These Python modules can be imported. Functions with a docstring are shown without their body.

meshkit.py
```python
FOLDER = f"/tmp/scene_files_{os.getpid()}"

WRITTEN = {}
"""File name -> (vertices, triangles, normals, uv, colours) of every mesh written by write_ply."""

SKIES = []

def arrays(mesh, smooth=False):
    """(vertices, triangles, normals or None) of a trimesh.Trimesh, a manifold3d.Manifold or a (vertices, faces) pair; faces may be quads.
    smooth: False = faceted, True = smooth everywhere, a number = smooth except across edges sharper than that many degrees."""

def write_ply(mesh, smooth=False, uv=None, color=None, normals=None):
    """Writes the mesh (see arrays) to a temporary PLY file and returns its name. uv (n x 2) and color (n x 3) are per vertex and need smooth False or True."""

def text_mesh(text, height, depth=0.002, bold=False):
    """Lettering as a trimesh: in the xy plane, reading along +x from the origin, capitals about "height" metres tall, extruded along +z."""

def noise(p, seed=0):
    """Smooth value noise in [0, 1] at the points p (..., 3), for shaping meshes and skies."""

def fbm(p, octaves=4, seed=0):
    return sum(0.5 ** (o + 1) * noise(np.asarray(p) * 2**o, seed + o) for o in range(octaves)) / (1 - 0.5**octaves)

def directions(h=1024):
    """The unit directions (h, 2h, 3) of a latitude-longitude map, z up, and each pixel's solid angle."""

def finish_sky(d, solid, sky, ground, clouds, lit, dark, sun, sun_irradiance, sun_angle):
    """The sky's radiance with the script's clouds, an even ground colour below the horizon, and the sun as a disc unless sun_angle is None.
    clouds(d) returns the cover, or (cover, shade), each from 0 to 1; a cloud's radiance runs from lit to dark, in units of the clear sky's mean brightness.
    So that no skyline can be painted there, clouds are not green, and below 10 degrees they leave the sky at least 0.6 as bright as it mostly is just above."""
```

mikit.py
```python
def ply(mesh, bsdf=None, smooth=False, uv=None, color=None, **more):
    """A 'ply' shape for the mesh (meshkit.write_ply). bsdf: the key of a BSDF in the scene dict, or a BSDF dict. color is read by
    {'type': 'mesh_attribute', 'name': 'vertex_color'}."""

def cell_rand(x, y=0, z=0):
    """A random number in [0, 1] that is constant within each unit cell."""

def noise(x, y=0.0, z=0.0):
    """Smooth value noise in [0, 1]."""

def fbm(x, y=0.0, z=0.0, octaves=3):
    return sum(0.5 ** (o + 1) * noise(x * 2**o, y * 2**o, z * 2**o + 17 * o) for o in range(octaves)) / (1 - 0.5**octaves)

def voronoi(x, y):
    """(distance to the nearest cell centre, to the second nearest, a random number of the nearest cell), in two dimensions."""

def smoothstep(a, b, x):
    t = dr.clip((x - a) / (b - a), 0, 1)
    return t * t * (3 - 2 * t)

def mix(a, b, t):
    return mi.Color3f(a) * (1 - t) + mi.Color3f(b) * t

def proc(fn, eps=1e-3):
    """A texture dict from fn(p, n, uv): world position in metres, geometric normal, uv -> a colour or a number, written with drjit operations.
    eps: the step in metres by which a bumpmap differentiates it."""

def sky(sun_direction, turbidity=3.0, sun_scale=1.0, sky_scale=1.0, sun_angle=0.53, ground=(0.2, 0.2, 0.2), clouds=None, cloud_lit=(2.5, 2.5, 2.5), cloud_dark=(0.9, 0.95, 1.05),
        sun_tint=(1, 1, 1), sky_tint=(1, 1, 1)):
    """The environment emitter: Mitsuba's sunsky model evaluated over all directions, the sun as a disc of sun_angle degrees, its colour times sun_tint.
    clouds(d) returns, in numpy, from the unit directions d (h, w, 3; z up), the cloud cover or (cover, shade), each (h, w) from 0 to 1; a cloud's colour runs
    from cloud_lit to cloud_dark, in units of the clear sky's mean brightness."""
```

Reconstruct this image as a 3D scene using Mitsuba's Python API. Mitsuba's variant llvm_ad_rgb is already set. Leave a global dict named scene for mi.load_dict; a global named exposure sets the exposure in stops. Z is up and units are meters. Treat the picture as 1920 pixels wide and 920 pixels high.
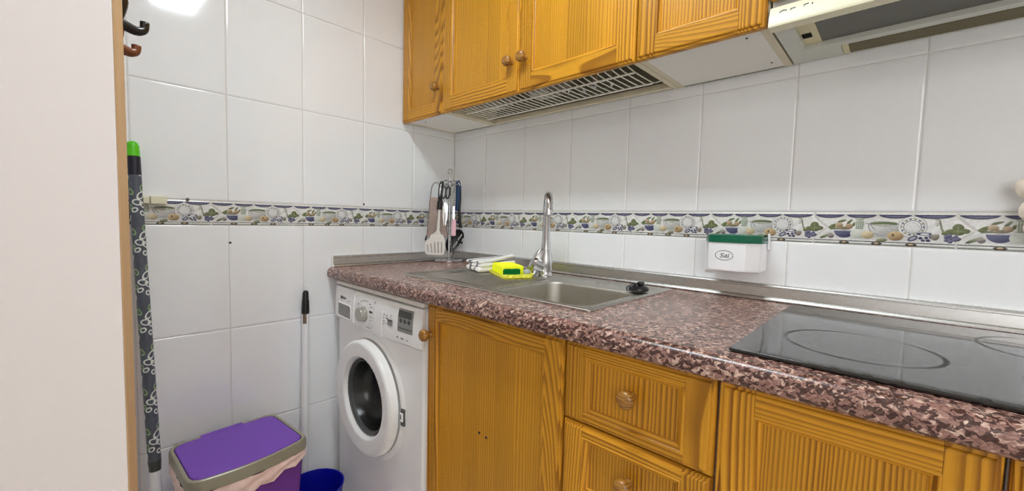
import math, random
import numpy as np, trimesh, mitsuba as mi, drjit as dr, mikit, meshkit
import manifold3d as m3
from shapely.geometry import Polygon, Point, LineString, box as sbox
from shapely import affinity, union_all
from mikit import noise, fbm, voronoi, cell_rand, smoothstep, mix

random.seed(7); rng = np.random.default_rng(7)
T = mi.ScalarTransform4f
scene = {'type': 'scene'}
labels = {}

# ------------------------------------------------------------------ camera, lights, exposure
CAM = np.array([1.5956, -1.2658, 1.0965])
FWD = np.array([-0.68568, 0.72536, -0.06086]); UP = np.array([-0.0592, 0.0277, 0.9979])
scene['camera'] = {'type': 'perspective', 'fov': 2 * math.degrees(math.atan(960 / 768.9)), 'fov_axis': 'x', 'near_clip': 0.02, 'far_clip': 50.0,
                   'to_world': T().look_at(origin=CAM.tolist(), target=(CAM + FWD).tolist(), up=UP.tolist())}
LAMP = (0.72, 1.34, -0.975, -0.795, 2.205)          # ceiling fitting: x0, x1, y0, y1, underside
LAMP_RADIANCE = (16.0, 18.0, 19.0)
UNSEEN_WINDOW_RADIANCE = (2.48, 2.52, 2.60)               # out-of-view glowing panes behind the camera, placed to light the white door
exposure = 1.04

# ------------------------------------------------------------------ helpers
def lin(c):
    c = np.asarray(c, float) / 255.0
    return np.where(c <= 0.04045, c / 12.92, ((c + 0.055) / 1.055) ** 2.4).tolist()

def mat(name, rgb, rough=0.4, metallic=0.0, spec=0.5, two=True, tex=None, bump=None, **kw):
    b = {'type': 'principled', 'base_color': tex if tex is not None else {'type': 'rgb', 'value': lin(rgb)}, 'roughness': rough, 'metallic': metallic, 'specular': spec, **kw}
    if bump is not None:
        b = {'type': 'bumpmap', 'arbitrary': bump[0], 'scale': bump[1], 'bsdf': b}
    if two:
        b = {'type': 'twosided', 'bsdf': b}
    scene[name] = b
    return name

def cond(name, rgb, alpha):
    scene[name] = {'type': 'twosided', 'bsdf': {'type': 'roughconductor', 'alpha': alpha, 'material': 'none', 'specular_reflectance': {'type': 'rgb', 'value': lin(rgb)}}}
    return name

def numbered(name):
    if name not in scene and not any(k.startswith(name + '__') for k in scene):
        return name
    i = 1
    while True:
        k = f'{name}_{i:03d}'
        if k not in scene and not any(q.startswith(k + '__') for q in scene):
            return k
        i += 1

def put(key, mesh, m, smooth=False, uv=None, tw=None, parent=None, **kw):
    """One entry of the scene; a taken key gets the next number. Returns its key."""
    key = numbered((parent + '__' if parent else '') + key)
    if isinstance(mesh, dict):
        s = dict(mesh)
    elif isinstance(mesh, Acc):
        s = mesh.ply(m, smooth)
    else:
        s = mikit.ply(mesh, m, smooth, uv=uv, **kw)
    if tw is not None:
        s['to_world'] = tw
    scene[key] = s
    return key

def thing(name):
    return numbered(name)

def tag(key, label=None, cat=None, group=None, kind=None):
    d = labels.setdefault(key, {})
    for k, v in (('label', label), ('category', cat), ('group', group), ('kind', kind)):
        if v:
            d[k] = v
    return key

class Acc:
    """Collects vertices, faces and (wood) uv into one mesh."""
    def __init__(s): s.v, s.f, s.uv, s.n = [], [], [], 0
    def add(s, v, f, uv=None):
        v = np.asarray(v, float); f = np.asarray(f, int)
        if f.shape[1] == 4:
            f = np.vstack([f[:, [0, 1, 2]], f[:, [0, 2, 3]]])
        s.v.append(v); s.f.append(f + s.n); s.uv.append(np.zeros((len(v), 2)) if uv is None else np.asarray(uv, float)); s.n += len(v)
    def mesh(s): return trimesh.Trimesh(np.vstack(s.v), np.vstack(s.f), process=False)
    def ply(s, m, smooth=False): return mikit.ply(s.mesh(), m, smooth, uv=np.vstack(s.uv))

def box(x0, x1, y0, y1, z0, z1, b=0.0):
    if b <= 0:
        m = trimesh.creation.box((x1 - x0, y1 - y0, z1 - z0)); m.apply_translation(((x0 + x1) / 2, (y0 + y1) / 2, (z0 + z1) / 2)); return m
    pts = []
    for x, sx in ((x0, 1), (x1, -1)):
        for y, sy in ((y0, 1), (y1, -1)):
            for z, sz in ((z0, 1), (z1, -1)):
                k = 0.35 * b
                pts += [(x, y + sy * b, z + sz * b), (x + sx * b, y, z + sz * b), (x + sx * b, y + sy * b, z),
                        (x + sx * k, y + sy * k, z + sz * b), (x + sx * b, y + sy * k, z + sz * k), (x + sx * k, y + sy * b, z + sz * k)]
    return trimesh.convex.convex_hull(np.array(pts))

def cat(*ms): return trimesh.util.concatenate([m for m in ms])

def grid_faces(n, m, closed=False):
    a = np.arange(n * m).reshape(n, m); mm = m if closed else m - 1
    f = []
    for i in range(n - 1):
        for j in range(mm):
            k = (j + 1) % m
            f.append((a[i, j], a[i, k], a[i + 1, k], a[i + 1, j]))
    return np.array(f)

def tube(path, r, seg=8, cap=True):
    p = np.asarray(path, float); r = np.full(len(p), r) if np.isscalar(r) else np.asarray(r, float)
    t = np.gradient(p, axis=0); t /= np.maximum(np.linalg.norm(t, axis=1, keepdims=True), 1e-12)
    a = np.array([0, 0, 1.0]) if abs(t[0][2]) < 0.9 else np.array([1.0, 0, 0])
    n = np.cross(t[0], a); n /= np.linalg.norm(n)
    rings = []
    for i in range(len(p)):
        n = n - t[i] * (n @ t[i]); n /= np.linalg.norm(n); b = np.cross(t[i], n)
        th = np.linspace(0, 2 * np.pi, seg, endpoint=False)
        rings.append(p[i] + r[i] * (np.cos(th)[:, None] * n + np.sin(th)[:, None] * b))
    v = np.vstack(rings); f = grid_faces(len(p), seg, True); f = np.vstack([f[:, [0, 1, 2]], f[:, [0, 2, 3]]])
    if cap:
        v = np.vstack([v, p[0], p[-1]]); k = len(v) - 2; e = (len(p) - 1) * seg
        f = np.vstack([f, [(k, (j + 1) % seg, j) for j in range(seg)], [(k + 1, e + j, e + (j + 1) % seg) for j in range(seg)]])
    m = trimesh.Trimesh(v, f, process=False); return m

def curve(pts, n=24):
    """Catmull-Rom through the points."""
    p = np.asarray(pts, float); p = np.vstack([2 * p[0] - p[1], p, 2 * p[-1] - p[-2]]); out = []
    k = len(p) - 3
    for s in np.linspace(0, k - 1e-9, n):
        i = int(s); t = s - i; a, b, c, d = p[i:i + 4]
        out.append(0.5 * (2 * b + (c - a) * t + (2 * a - 5 * b + 4 * c - d) * t * t + (3 * b - a - 3 * c + d) * t ** 3))
    return np.array(out)

def lathe(prof, seg=32, origin=(0, 0, 0), axis=(0, 0, 1)):
    """prof: (r, h) pairs; h runs along axis from origin."""
    prof = np.asarray(prof, float); th = np.linspace(0, 2 * np.pi, seg, endpoint=False)
    v = np.stack([np.outer(prof[:, 0], np.cos(th)), np.outer(prof[:, 0], np.sin(th)), np.repeat(prof[:, 1:2], seg, 1)], -1).reshape(-1, 3)
    m = trimesh.Trimesh(v, np.vstack([(f := grid_faces(len(prof), seg, True))[:, [0, 1, 2]], f[:, [0, 2, 3]]]), process=False)
    a = np.asarray(axis, float); a /= np.linalg.norm(a)
    m.apply_transform(trimesh.geometry.align_vectors([0, 0, 1], a)); m.apply_translation(origin)
    return m

def extrude(poly, h): return trimesh.creation.extrude_polygon(poly, h)

def rrect(x0, x1, y0, y1, r, n=5):
    out = []
    for cx, cy, a0 in ((x1 - r, y1 - r, 0), (x0 + r, y1 - r, 90), (x0 + r, y0 + r, 180), (x1 - r, y0 + r, 270)):
        for k in range(n + 1):
            a = math.radians(a0 + 90 * k / n); out.append((cx + r * math.cos(a), cy + r * math.sin(a)))
    return np.array(out)

def loft(loops, cap0=False, cap1=False):
    """loops: same-length closed 3-D loops."""
    n = len(loops[0]); v = np.vstack(loops); f = grid_faces(len(loops), n, True); f = np.vstack([f[:, [0, 1, 2]], f[:, [0, 2, 3]]])
    for on, k in ((cap0, 0), (cap1, len(loops) - 1)):
        if on:
            c = len(v); v = np.vstack([v, np.mean(loops[k], 0)])
            f = np.vstack([f, [(c, k * n + j, k * n + (j + 1) % n) for j in range(n)]])
    m = trimesh.Trimesh(v, f, process=False); return m

def lift(loop2, z): return np.c_[loop2, np.full(len(loop2), z)]

def frame(m, o, ex, ey, ez):
    M = np.eye(4); M[:3, 0], M[:3, 1], M[:3, 2], M[:3, 3] = ex, ey, ez, o
    m = m.copy(); m.apply_transform(M)
    if np.linalg.det(M[:3, :3]) < 0: m.invert()
    return m

FRONT = dict(ex=(1, 0, 0), ey=(0, 0, 1), ez=(0, -1, 0))       # drawn upright, facing -y

def man(tm): return m3.Manifold(m3.Mesh(np.asarray(tm.vertices, np.float32), np.asarray(tm.faces, np.uint32)))
def unman(m): q = m.to_mesh(); return trimesh.Trimesh(q.vert_properties[:, :3], q.tri_verts, process=False)

# ------------------------------------------------------------------ materials
def f_wood(p, n, uv):
    iid = dr.floor(uv.x / 10.0); u = uv.x - iid * 10.0 - 5.0; v = uv.y
    staved = smoothstep(0.4, 0.6, iid - 2.0 * dr.floor(iid / 2.0))          # odd ids: a panel glued up of staves
    st = dr.floor(v / 0.062) * staved
    rv = cell_rand(iid, st, 5.0)
    vv = v + st * 0.37 * rv
    depth = 0.015 + 0.09 * cell_rand(iid, st, 1.0); tilt = (cell_rand(iid, st, 2.0) - 0.5) * 0.16
    w1 = fbm(u * 2.3 + iid * 3.1, v * 7.0, st, 2) - 0.5
    d = depth + tilt * u + 0.045 * w1
    r = dr.sqrt(vv * vv + d * d) + 0.0035 * (noise(u * 9.0, v * 40.0, iid) - 0.5)
    sp = 0.0048 + 0.0052 * cell_rand(iid, st, 3.0)
    t = r / sp + 0.9 * noise(r * 55.0, iid, st)
    ft = t - dr.floor(t)
    dark = smoothstep(0.2, 0.86, ft) * (1.0 - smoothstep(0.9, 1.0, ft))
    con = 0.48 + 0.52 * noise(r * 28.0 + 3.0 * st, iid * 1.7)
    con = con * (1.0 - 0.45 * staved)
    fib = noise(u * 14.0, v * 700.0, iid)
    tone = 0.82 + 0.2 * cell_rand(iid, st, 7.0) + 0.12 * (noise(u * 1.5, v * 14.0, iid) - 0.5)
    c = mix(LIGHT_WOOD, DARK_WOOD, dark * con)
    return c * (tone * (0.93 + 0.14 * fib))
LIGHT_WOOD, DARK_WOOD = (0.64, 0.298, 0.020), (0.225, 0.072, 0.004)
mat('pine_wood', (0, 0, 0), rough=0.34, spec=0.32, tex=mikit.proc(f_wood), clearcoat=0.08, clearcoat_gloss=0.85)
mat('knob_wood', (178, 112, 42), rough=0.28, spec=0.5, tex=mikit.proc(lambda p, n, uv: mix((0.36, 0.165, 0.026), (0.20, 0.080, 0.010), smoothstep(0.35, 0.75, noise(p.x * 60.0, p.y * 60.0, p.z * 420.0)))), clearcoat=0.4, clearcoat_gloss=0.9)

def f_counter(p, n, uv):
    w1 = fbm(p.x * 150.0, p.y * 150.0, p.z * 150.0, 2) - 0.5; w2 = fbm(p.x * 150.0 + 40.0, p.y * 150.0, p.z * 150.0 + 8.0, 2) - 0.5
    x, y, z = p.x + 0.008 * w1, p.y + 0.008 * w2, p.z + 0.008 * (w1 - w2)
    a = fbm(x * 175.0, y * 175.0, z * 175.0, 3)
    b = fbm(x * 150.0 + 31.0, y * 150.0 + 5.0, z * 150.0 + 9.0, 3)
    g = noise(x * 420.0, y * 420.0, z * 420.0)
    c = mix((0.31, 0.172, 0.142), (0.19, 0.094, 0.078), smoothstep(0.25, 0.75, g))
    c = mix(c, (0.52, 0.35, 0.285), smoothstep(0.53, 0.63, b))
    c = mix(c, (0.66, 0.50, 0.41), smoothstep(0.64, 0.74, b) * smoothstep(0.35, 0.55, g))
    c = mix(c, (0.042, 0.015, 0.013), smoothstep(0.49, 0.545, a + 0.10 * (g - 0.5)) * (0.8 + 0.2 * g))
    return c
mat('counter_laminate', (0, 0, 0), rough=0.26, spec=0.55, tex=mikit.proc(f_counter))

mat('tile_white', (229, 230, 231), rough=0.09, spec=0.6)
mat('grout', (208, 205, 200), rough=0.9, spec=0.1)
mat('plaster_white', (226, 224, 220), rough=0.8, spec=0.2)
mat('floor_tile', (204, 198, 190), rough=0.35)  # floor is out of view, kept pale to bounce light onto the lower units
mat('carcass_white', (222, 220, 214), rough=0.5)
mat('carcass_edge', (205, 196, 172), rough=0.5)
mat('cabinet_inside', (128, 128, 112), rough=0.6)
mat('appliance_white', (231, 230, 229), rough=0.3)
mat('lid_cream', (216, 211, 203), rough=0.35)
mat('cream_plastic', (217, 213, 186), rough=0.38)
mat('old_plastic', (205, 196, 158), rough=0.4)
mat('hood_frame', (196, 198, 190), rough=0.45)
mat('filter_mesh', (112, 112, 106), rough=0.55, metallic=0.5)
mat('lamp_diffuser_off', (92, 84, 52), rough=0.5)
mat('dark_gap', (28, 24, 20), rough=0.8, spec=0.1)
mat('mark_grey', (95, 95, 92), rough=0.5)
mat('mark_dark', (40, 40, 42), rough=0.5)
mat('mark_line', (120, 120, 118), rough=0.5)
mat('black_plastic', (18, 18, 20), rough=0.3)
mat('black_rubber', (16, 16, 17), rough=0.33)
mat('grey_plastic', (128, 128, 126), rough=0.35)
mat('grey_dark_plastic', (62, 64, 62), rough=0.25)
mat('silver_plastic', (178, 176, 168), rough=0.3, metallic=0.5)
mat('bin_purple', (112, 64, 172), rough=0.5)
mat('bin_body_purple', (104, 40, 140), rough=0.45)
mat('bin_rim', (150, 146, 128), rough=0.36, metallic=0.3)
mat('bag_plastic', (226, 196, 188), rough=0.22, spec=0.6)
mat('bucket_blue', (10, 16, 146), rough=0.3)
mat('pole_white', (226, 226, 226), rough=0.32)
mat('cap_green', (84, 190, 20), rough=0.35)
mat('band_navy', (22, 22, 38), rough=0.4)
mat('taupe_plastic', (104, 88, 74), rough=0.45)
mat('door_paint', (236, 231, 231), rough=0.55, spec=0.3)
mat('edge_band', (196, 160, 116), rough=0.6, tex=mikit.proc(lambda p, n, uv: mix((0.53, 0.345, 0.18), (0.47, 0.30, 0.15), noise(p.x * 300.0, p.y * 300.0, p.z * 12.0))))
mat('hook_black', (20, 17, 15), rough=0.3)
mat('hook_brown', (104, 56, 26), rough=0.35)
mat('wire_white', (236, 234, 222), rough=0.35)
mat('porcelain', (236, 236, 232), rough=0.15)
mat('lid_green', (0, 92, 66), rough=0.22)
mat('salt_white', (236, 236, 238), rough=0.3)
mat('ink', (52, 50, 56), rough=0.5)
mat('towel_white', (236, 234, 230), rough=0.95, spec=0.1, sheen=0.4)
mat('towel_grey', (138, 138, 144), rough=0.95, spec=0.1)
mat('tray_yellow', (246, 246, 84), rough=0.35)
mat('sponge_yellow', (240, 246, 48), rough=0.9, spec=0.1)
mat('scourer_green', (10, 96, 46), rough=0.95, spec=0.1)
mat('scourer_grey', (168, 172, 172), rough=0.6)
mat('pink_plastic', (238, 186, 198), rough=0.35)
mat('blue_plastic', (16, 50, 84), rough=0.35)
mat('garlic_cream', (238, 224, 206), rough=0.45)
mat('cord_brown', (150, 120, 90), rough=0.9)
mat('gasket_grey', (70, 72, 72), rough=0.5)
mat('drum_dark', (58, 60, 60), rough=0.35, metallic=0.6)
cond('chrome', (212, 212, 214), 0.06)
cond('steel', (206, 203, 197), 0.26)
cond('steel_brushed', (190, 186, 176), 0.28)
cond('steel_drain', (196, 192, 184), 0.17)
cond('steel_grater', (150, 134, 126), 0.30)
cond('aluminium', (200, 198, 194), 0.20)
scene['clear_pane'] = {'type': 'thindielectric', 'int_ior': 1.5}
scene['clear_acrylic'] = {'type': 'dielectric', 'int_ior': 1.49}

HOBC = [(1.557, -0.405, 0.098), (1.80, -0.43, 0.075), (1.80, -0.20, 0.098)]
def f_hob(p, n, uv):
    k = mi.Float(0.0)
    for x, y, r in HOBC:
        d = dr.sqrt(dr.square(p.x - x) + dr.square(p.y - y)) - r
        k = dr.maximum(k, (1.0 - smoothstep(0.0015, 0.005, dr.abs(d))) * (0.3 + 0.7 * noise(p.x * 30.0, p.y * 30.0)))
    return 0.03 + 0.62 * k + 0.05 * noise(p.x * 9.0, p.y * 9.0)
mat('hob_glass', (14, 16, 17), rough=mikit.proc(f_hob), spec=1.0)

# ---- the printed frieze: flat print on each border tile; uv carries millimetres on the tile
def f_border(p, n, uv):
    x, y = uv.x, uv.y
    c = mi.Color3f(0.78, 0.775, 0.75) * (1.0 - 0.12 * noise(x * 0.05, y * 0.07))
    def el(cx, cy, rx, ry, a=0.0):
        dx, dy = x - cx, y - cy
        if a:
            ca, sa = math.cos(a), math.sin(a); dx, dy = ca * dx + sa * dy, ca * dy - sa * dx
        return dr.sqrt(dr.square(dx / rx) + dr.square(dy / ry)), min(rx, ry)
    def fill(c, cx, cy, rx, ry, lo, hi=None, a=0.0, clip=None):
        e, s = el(cx, cy, rx, ry, a); k = 1.0 - smoothstep(1.0 - 0.6 / s, 1.0 + 0.6 / s, e)
        if clip is not None: k = k * clip
        col = mix(lo, hi, dr.clip(0.5 + (y - cy) / (2 * ry) - 0.25 * (x - cx) / rx, 0, 1)) if hi else mi.Color3f(lo)
        return c * (1.0 - k) + col * k
    def ring(c, cx, cy, rx, ry, w, col, clip=None):
        e, s = el(cx, cy, rx, ry); k = 1.0 - smoothstep(w * 0.6, w, dr.abs(e - 1.0) * s)
        if clip is not None: k = k * clip
        return mix(c, col, k)
    below = lambda yy: 1.0 - smoothstep(yy - 0.5, yy + 0.5, y)
    above = lambda yy: smoothstep(yy - 0.5, yy + 0.5, y)
    NAVY, LILAC, GREEN, LEAF = (0.045, 0.045, 0.14), (0.17, 0.17, 0.30), (0.075, 0.10, 0.03), (0.17, 0.21, 0.055)
    # swags
    for a, b in ((2, 58), (62, 116), (120, 174), (178, 240)):
        cx, hw = (a + b) / 2, (b - a) / 2
        c = fill(c, cx, 71.8, hw, 9.5, (0.28, 0.27, 0.25), clip=below(71.4))
        c = fill(c, cx, 71.8, hw, 8.0, NAVY, clip=below(71.4))
        c = fill(c, cx, 71.0, hw * 0.75, 5.0, LILAC, clip=below(69.2))
    # soft shadow under the still life
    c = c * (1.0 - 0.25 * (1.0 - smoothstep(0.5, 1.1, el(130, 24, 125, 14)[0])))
    # left leaves, plum
    c = fill(c, 25, 20, 14, 3.4, GREEN, (0.33, 0.38, 0.22), a=0.5); c = fill(c, 34.4, 19.6, 6.2, 5.2, (0.10, 0.07, 0.09), (0.42, 0.33, 0.33))
    # bowl of fruit
    for q in ((40, 45, 9, 4, 0.3), (54, 56, 9, 2.6, 0.35), (68, 54, 8, 2.6, 0.9), (60, 38, 11, 4, 0.2), (36, 39, 8, 4, -0.4), (76, 48, 6, 3, 1.0)):
        c = fill(c, q[0], q[1], q[2], q[3], GREEN, LEAF, a=q[4])
    c = fill(c, 49.2, 46, 7.6, 6.5, (0.24, 0.14, 0.05), (0.62, 0.45, 0.24)); c = fill(c, 67.8, 43.8, 7.4, 6.5, (0.24, 0.13, 0.05), (0.58, 0.40, 0.20))
    c = fill(c, 58, 38, 6, 5, (0.08, 0.06, 0.03), (0.3, 0.25, 0.1)); c = fill(c, 44, 37, 8, 3, GREEN, LEAF)
    c = fill(c, 59, 34.5, 19.5, 18.5, (0.03, 0.035, 0.13), (0.19, 0.20, 0.36), clip=below(34.5))
    c = ring(c, 59, 34.3, 19.0, 1.2, 0.8, (0.6, 0.6, 0.62))
    # carafe
    c = fill(c, 84, 27, 13.5, 12.5, (0.42, 0.46, 0.38), (0.74, 0.75, 0.70)); c = fill(c, 87, 49, 8.6, 12, (0.36, 0.42, 0.33), (0.64, 0.66, 0.57))
    for k in range(4): c = fill(c, 81.5 + 3.6 * k, 50, 0.8, 10, (0.19, 0.26, 0.16))
    c = fill(c, 86.3, 61.5, 9, 2.6, (0.27, 0.32, 0.24), (0.5, 0.55, 0.45)); c = fill(c, 86.5, 39, 9.5, 1.4, (0.30, 0.35, 0.28))
    # tureen, lid, saucer
    c = ring(c, 129, 26, 22, 6, 0.9, (0.32, 0.34, 0.33)); c = fill(c, 129, 45, 26, 23, (0.36, 0.36, 0.35), (0.80, 0.79, 0.77), clip=below(48)); c = ring(c, 129, 45, 26, 22, 1.0, (0.27, 0.27, 0.28), clip=below(48))
    c = fill(c, 128.7, 50.8, 24.5, 5.4, GREEN, (0.17, 0.22, 0.10)); c = fill(c, 128.7, 48, 21, 1.3, (0.62, 0.63, 0.55)); c = fill(c, 102, 50, 5, 1.1, (0.25, 0.26, 0.25), a=-0.2); c = fill(c, 110, 43, 9, 1.1, (0.30, 0.30, 0.32), a=-0.9)
    # plate
    c = fill(c, 176.3, 44.8, 23.6, 23.6, (0.30, 0.29, 0.30)); c = fill(c, 176.3, 44.8, 22.6, 22.6, (0.62, 0.62, 0.62), (0.82, 0.82, 0.81)); c = ring(c, 176.3, 44.8, 19.2, 19.2, 0.6, (0.30, 0.30, 0.33))
    for k in range(14):
        a = 2 * math.pi * k / 14; c = fill(c, 176.3 + 17.3 * math.cos(a), 44.8 + 17.3 * math.sin(a), 2.3, 1.4, ((0.10, 0.10, 0.14), (0.30, 0.26, 0.08))[k % 2], a=a + 1.57)
    c = ring(c, 176.3, 44.8, 14.2, 14.2, 0.9, (0.20, 0.20, 0.24)); c = ring(c, 176.3, 43.8, 10.3, 10.3, 0.8, (0.52, 0.52, 0.54))
    # lemon, orange, leaf, petals
    c = fill(c, 102, 24.5, 11.4, 9.0, (0.33, 0.23, 0.08), (0.78, 0.64, 0.36)); c = fill(c, 149.5, 23.8, 13.8, 10.6, (0.24, 0.13, 0.03), (0.70, 0.48, 0.20)); c = fill(c, 145.5, 26, 2.4, 3.4, (0.17, 0.09, 0.03))
    c = fill(c, 127, 13.5, 10, 4.4, GREEN, (0.32, 0.34, 0.16), a=0.15)
    c = fill(c, 178, 19.5, 9, 5.0, (0.05, 0.05, 0.12), a=0.55); c = fill(c, 178, 19.8, 6.0, 2.6, (0.36, 0.37, 0.50), a=0.55)
    # little cup, pear
    c = fill(c, 196, 22.5, 10.2, 9.4, (0.42, 0.42, 0.46), (0.78, 0.78, 0.78)); c = ring(c, 196, 30, 10.2, 2.6, 0.9, (0.05, 0.05, 0.14))
    for q in ((190, 21, 3.4, 3), (199, 22, 3.0, 3), (194, 16, 3.0, 2.4), (202, 16, 3.4, 2.8), (205, 24, 2, 3)): c = fill(c, *q, (0.04, 0.04, 0.13))
    c = fill(c, 212, 25.5, 6.6, 8.6, (0.13, 0.10, 0.07), (0.46, 0.40, 0.32)); c = fill(c, 207.5, 24, 2.0, 5.0, (0.25, 0.22, 0.19))
    # cruet
    c = fill(c, 216, 34, 9.5, 13, (0.56, 0.56, 0.52), (0.82, 0.81, 0.79), clip=above(30)); c = fill(c, 214, 55, 3.6, 8, (0.40, 0.40, 0.34), (0.70, 0.69, 0.64)); c = fill(c, 219.5, 50, 1.6, 14, (0.22, 0.23, 0.15), a=0.2); c = fill(c, 224, 36, 2.0, 9, (0.25, 0.26, 0.17), a=0.45); c = fill(c, 213.5, 62.0, 3.8, 1.6, (0.30, 0.29, 0.22))
    # vine leaf and grapes
    for q in ((245, 45, 8.5, 8), (254, 38, 8.5, 5.4), (236, 36, 9.5, 6), (246, 35, 9, 6), (228, 32, 7, 4)): c = fill(c, *q, GREEN, LEAF)
    c = fill(c, 245, 40, 0.7, 9, (0.27, 0.32, 0.11)); c = fill(c, 249, 37, 7, 0.6, (0.27, 0.32, 0.11), a=-0.1)
    for q in ((229.5, 18.5), (236, 22.5), (242.5, 25.4), (235, 15.5), (241.5, 19.5), (229.0, 25.0), (246.5, 21.0), (233, 28)): c = fill(c, q[0], q[1], 4.0, 4.0, (0.03, 0.03, 0.09), (0.20, 0.20, 0.36))
    # rail at the foot
    rail = above(8.3) * below(10.2) + above(0.8) * below(2.6)
    c = mix(c, (0.07, 0.07, 0.085), dr.clip(rail, 0, 1)); c = mix(c, (0.38, 0.45, 0.40), above(2.8) * below(4.6))
    for gx in (60.3, 118.8, 175.9):
        c = fill(c, gx, 5.3, 9.5, 3.6, (0.05, 0.045, 0.04)); c = fill(c, gx, 5.6, 4.4, 2.4, (0.25, 0.15, 0.04), (0.70, 0.52, 0.24))
    g_ = mi.luminance(c)
    return mix(c, mi.Color3f(g_) * mi.Color3f(1.0, 0.98, 0.93), 0.30) * (0.80 + 0.22 * fbm(x * 0.22, y * 0.26, 0.0, 2))
mat('border_print', (0, 0, 0), rough=0.2, spec=0.5, tex=mikit.proc(f_border))

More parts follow.
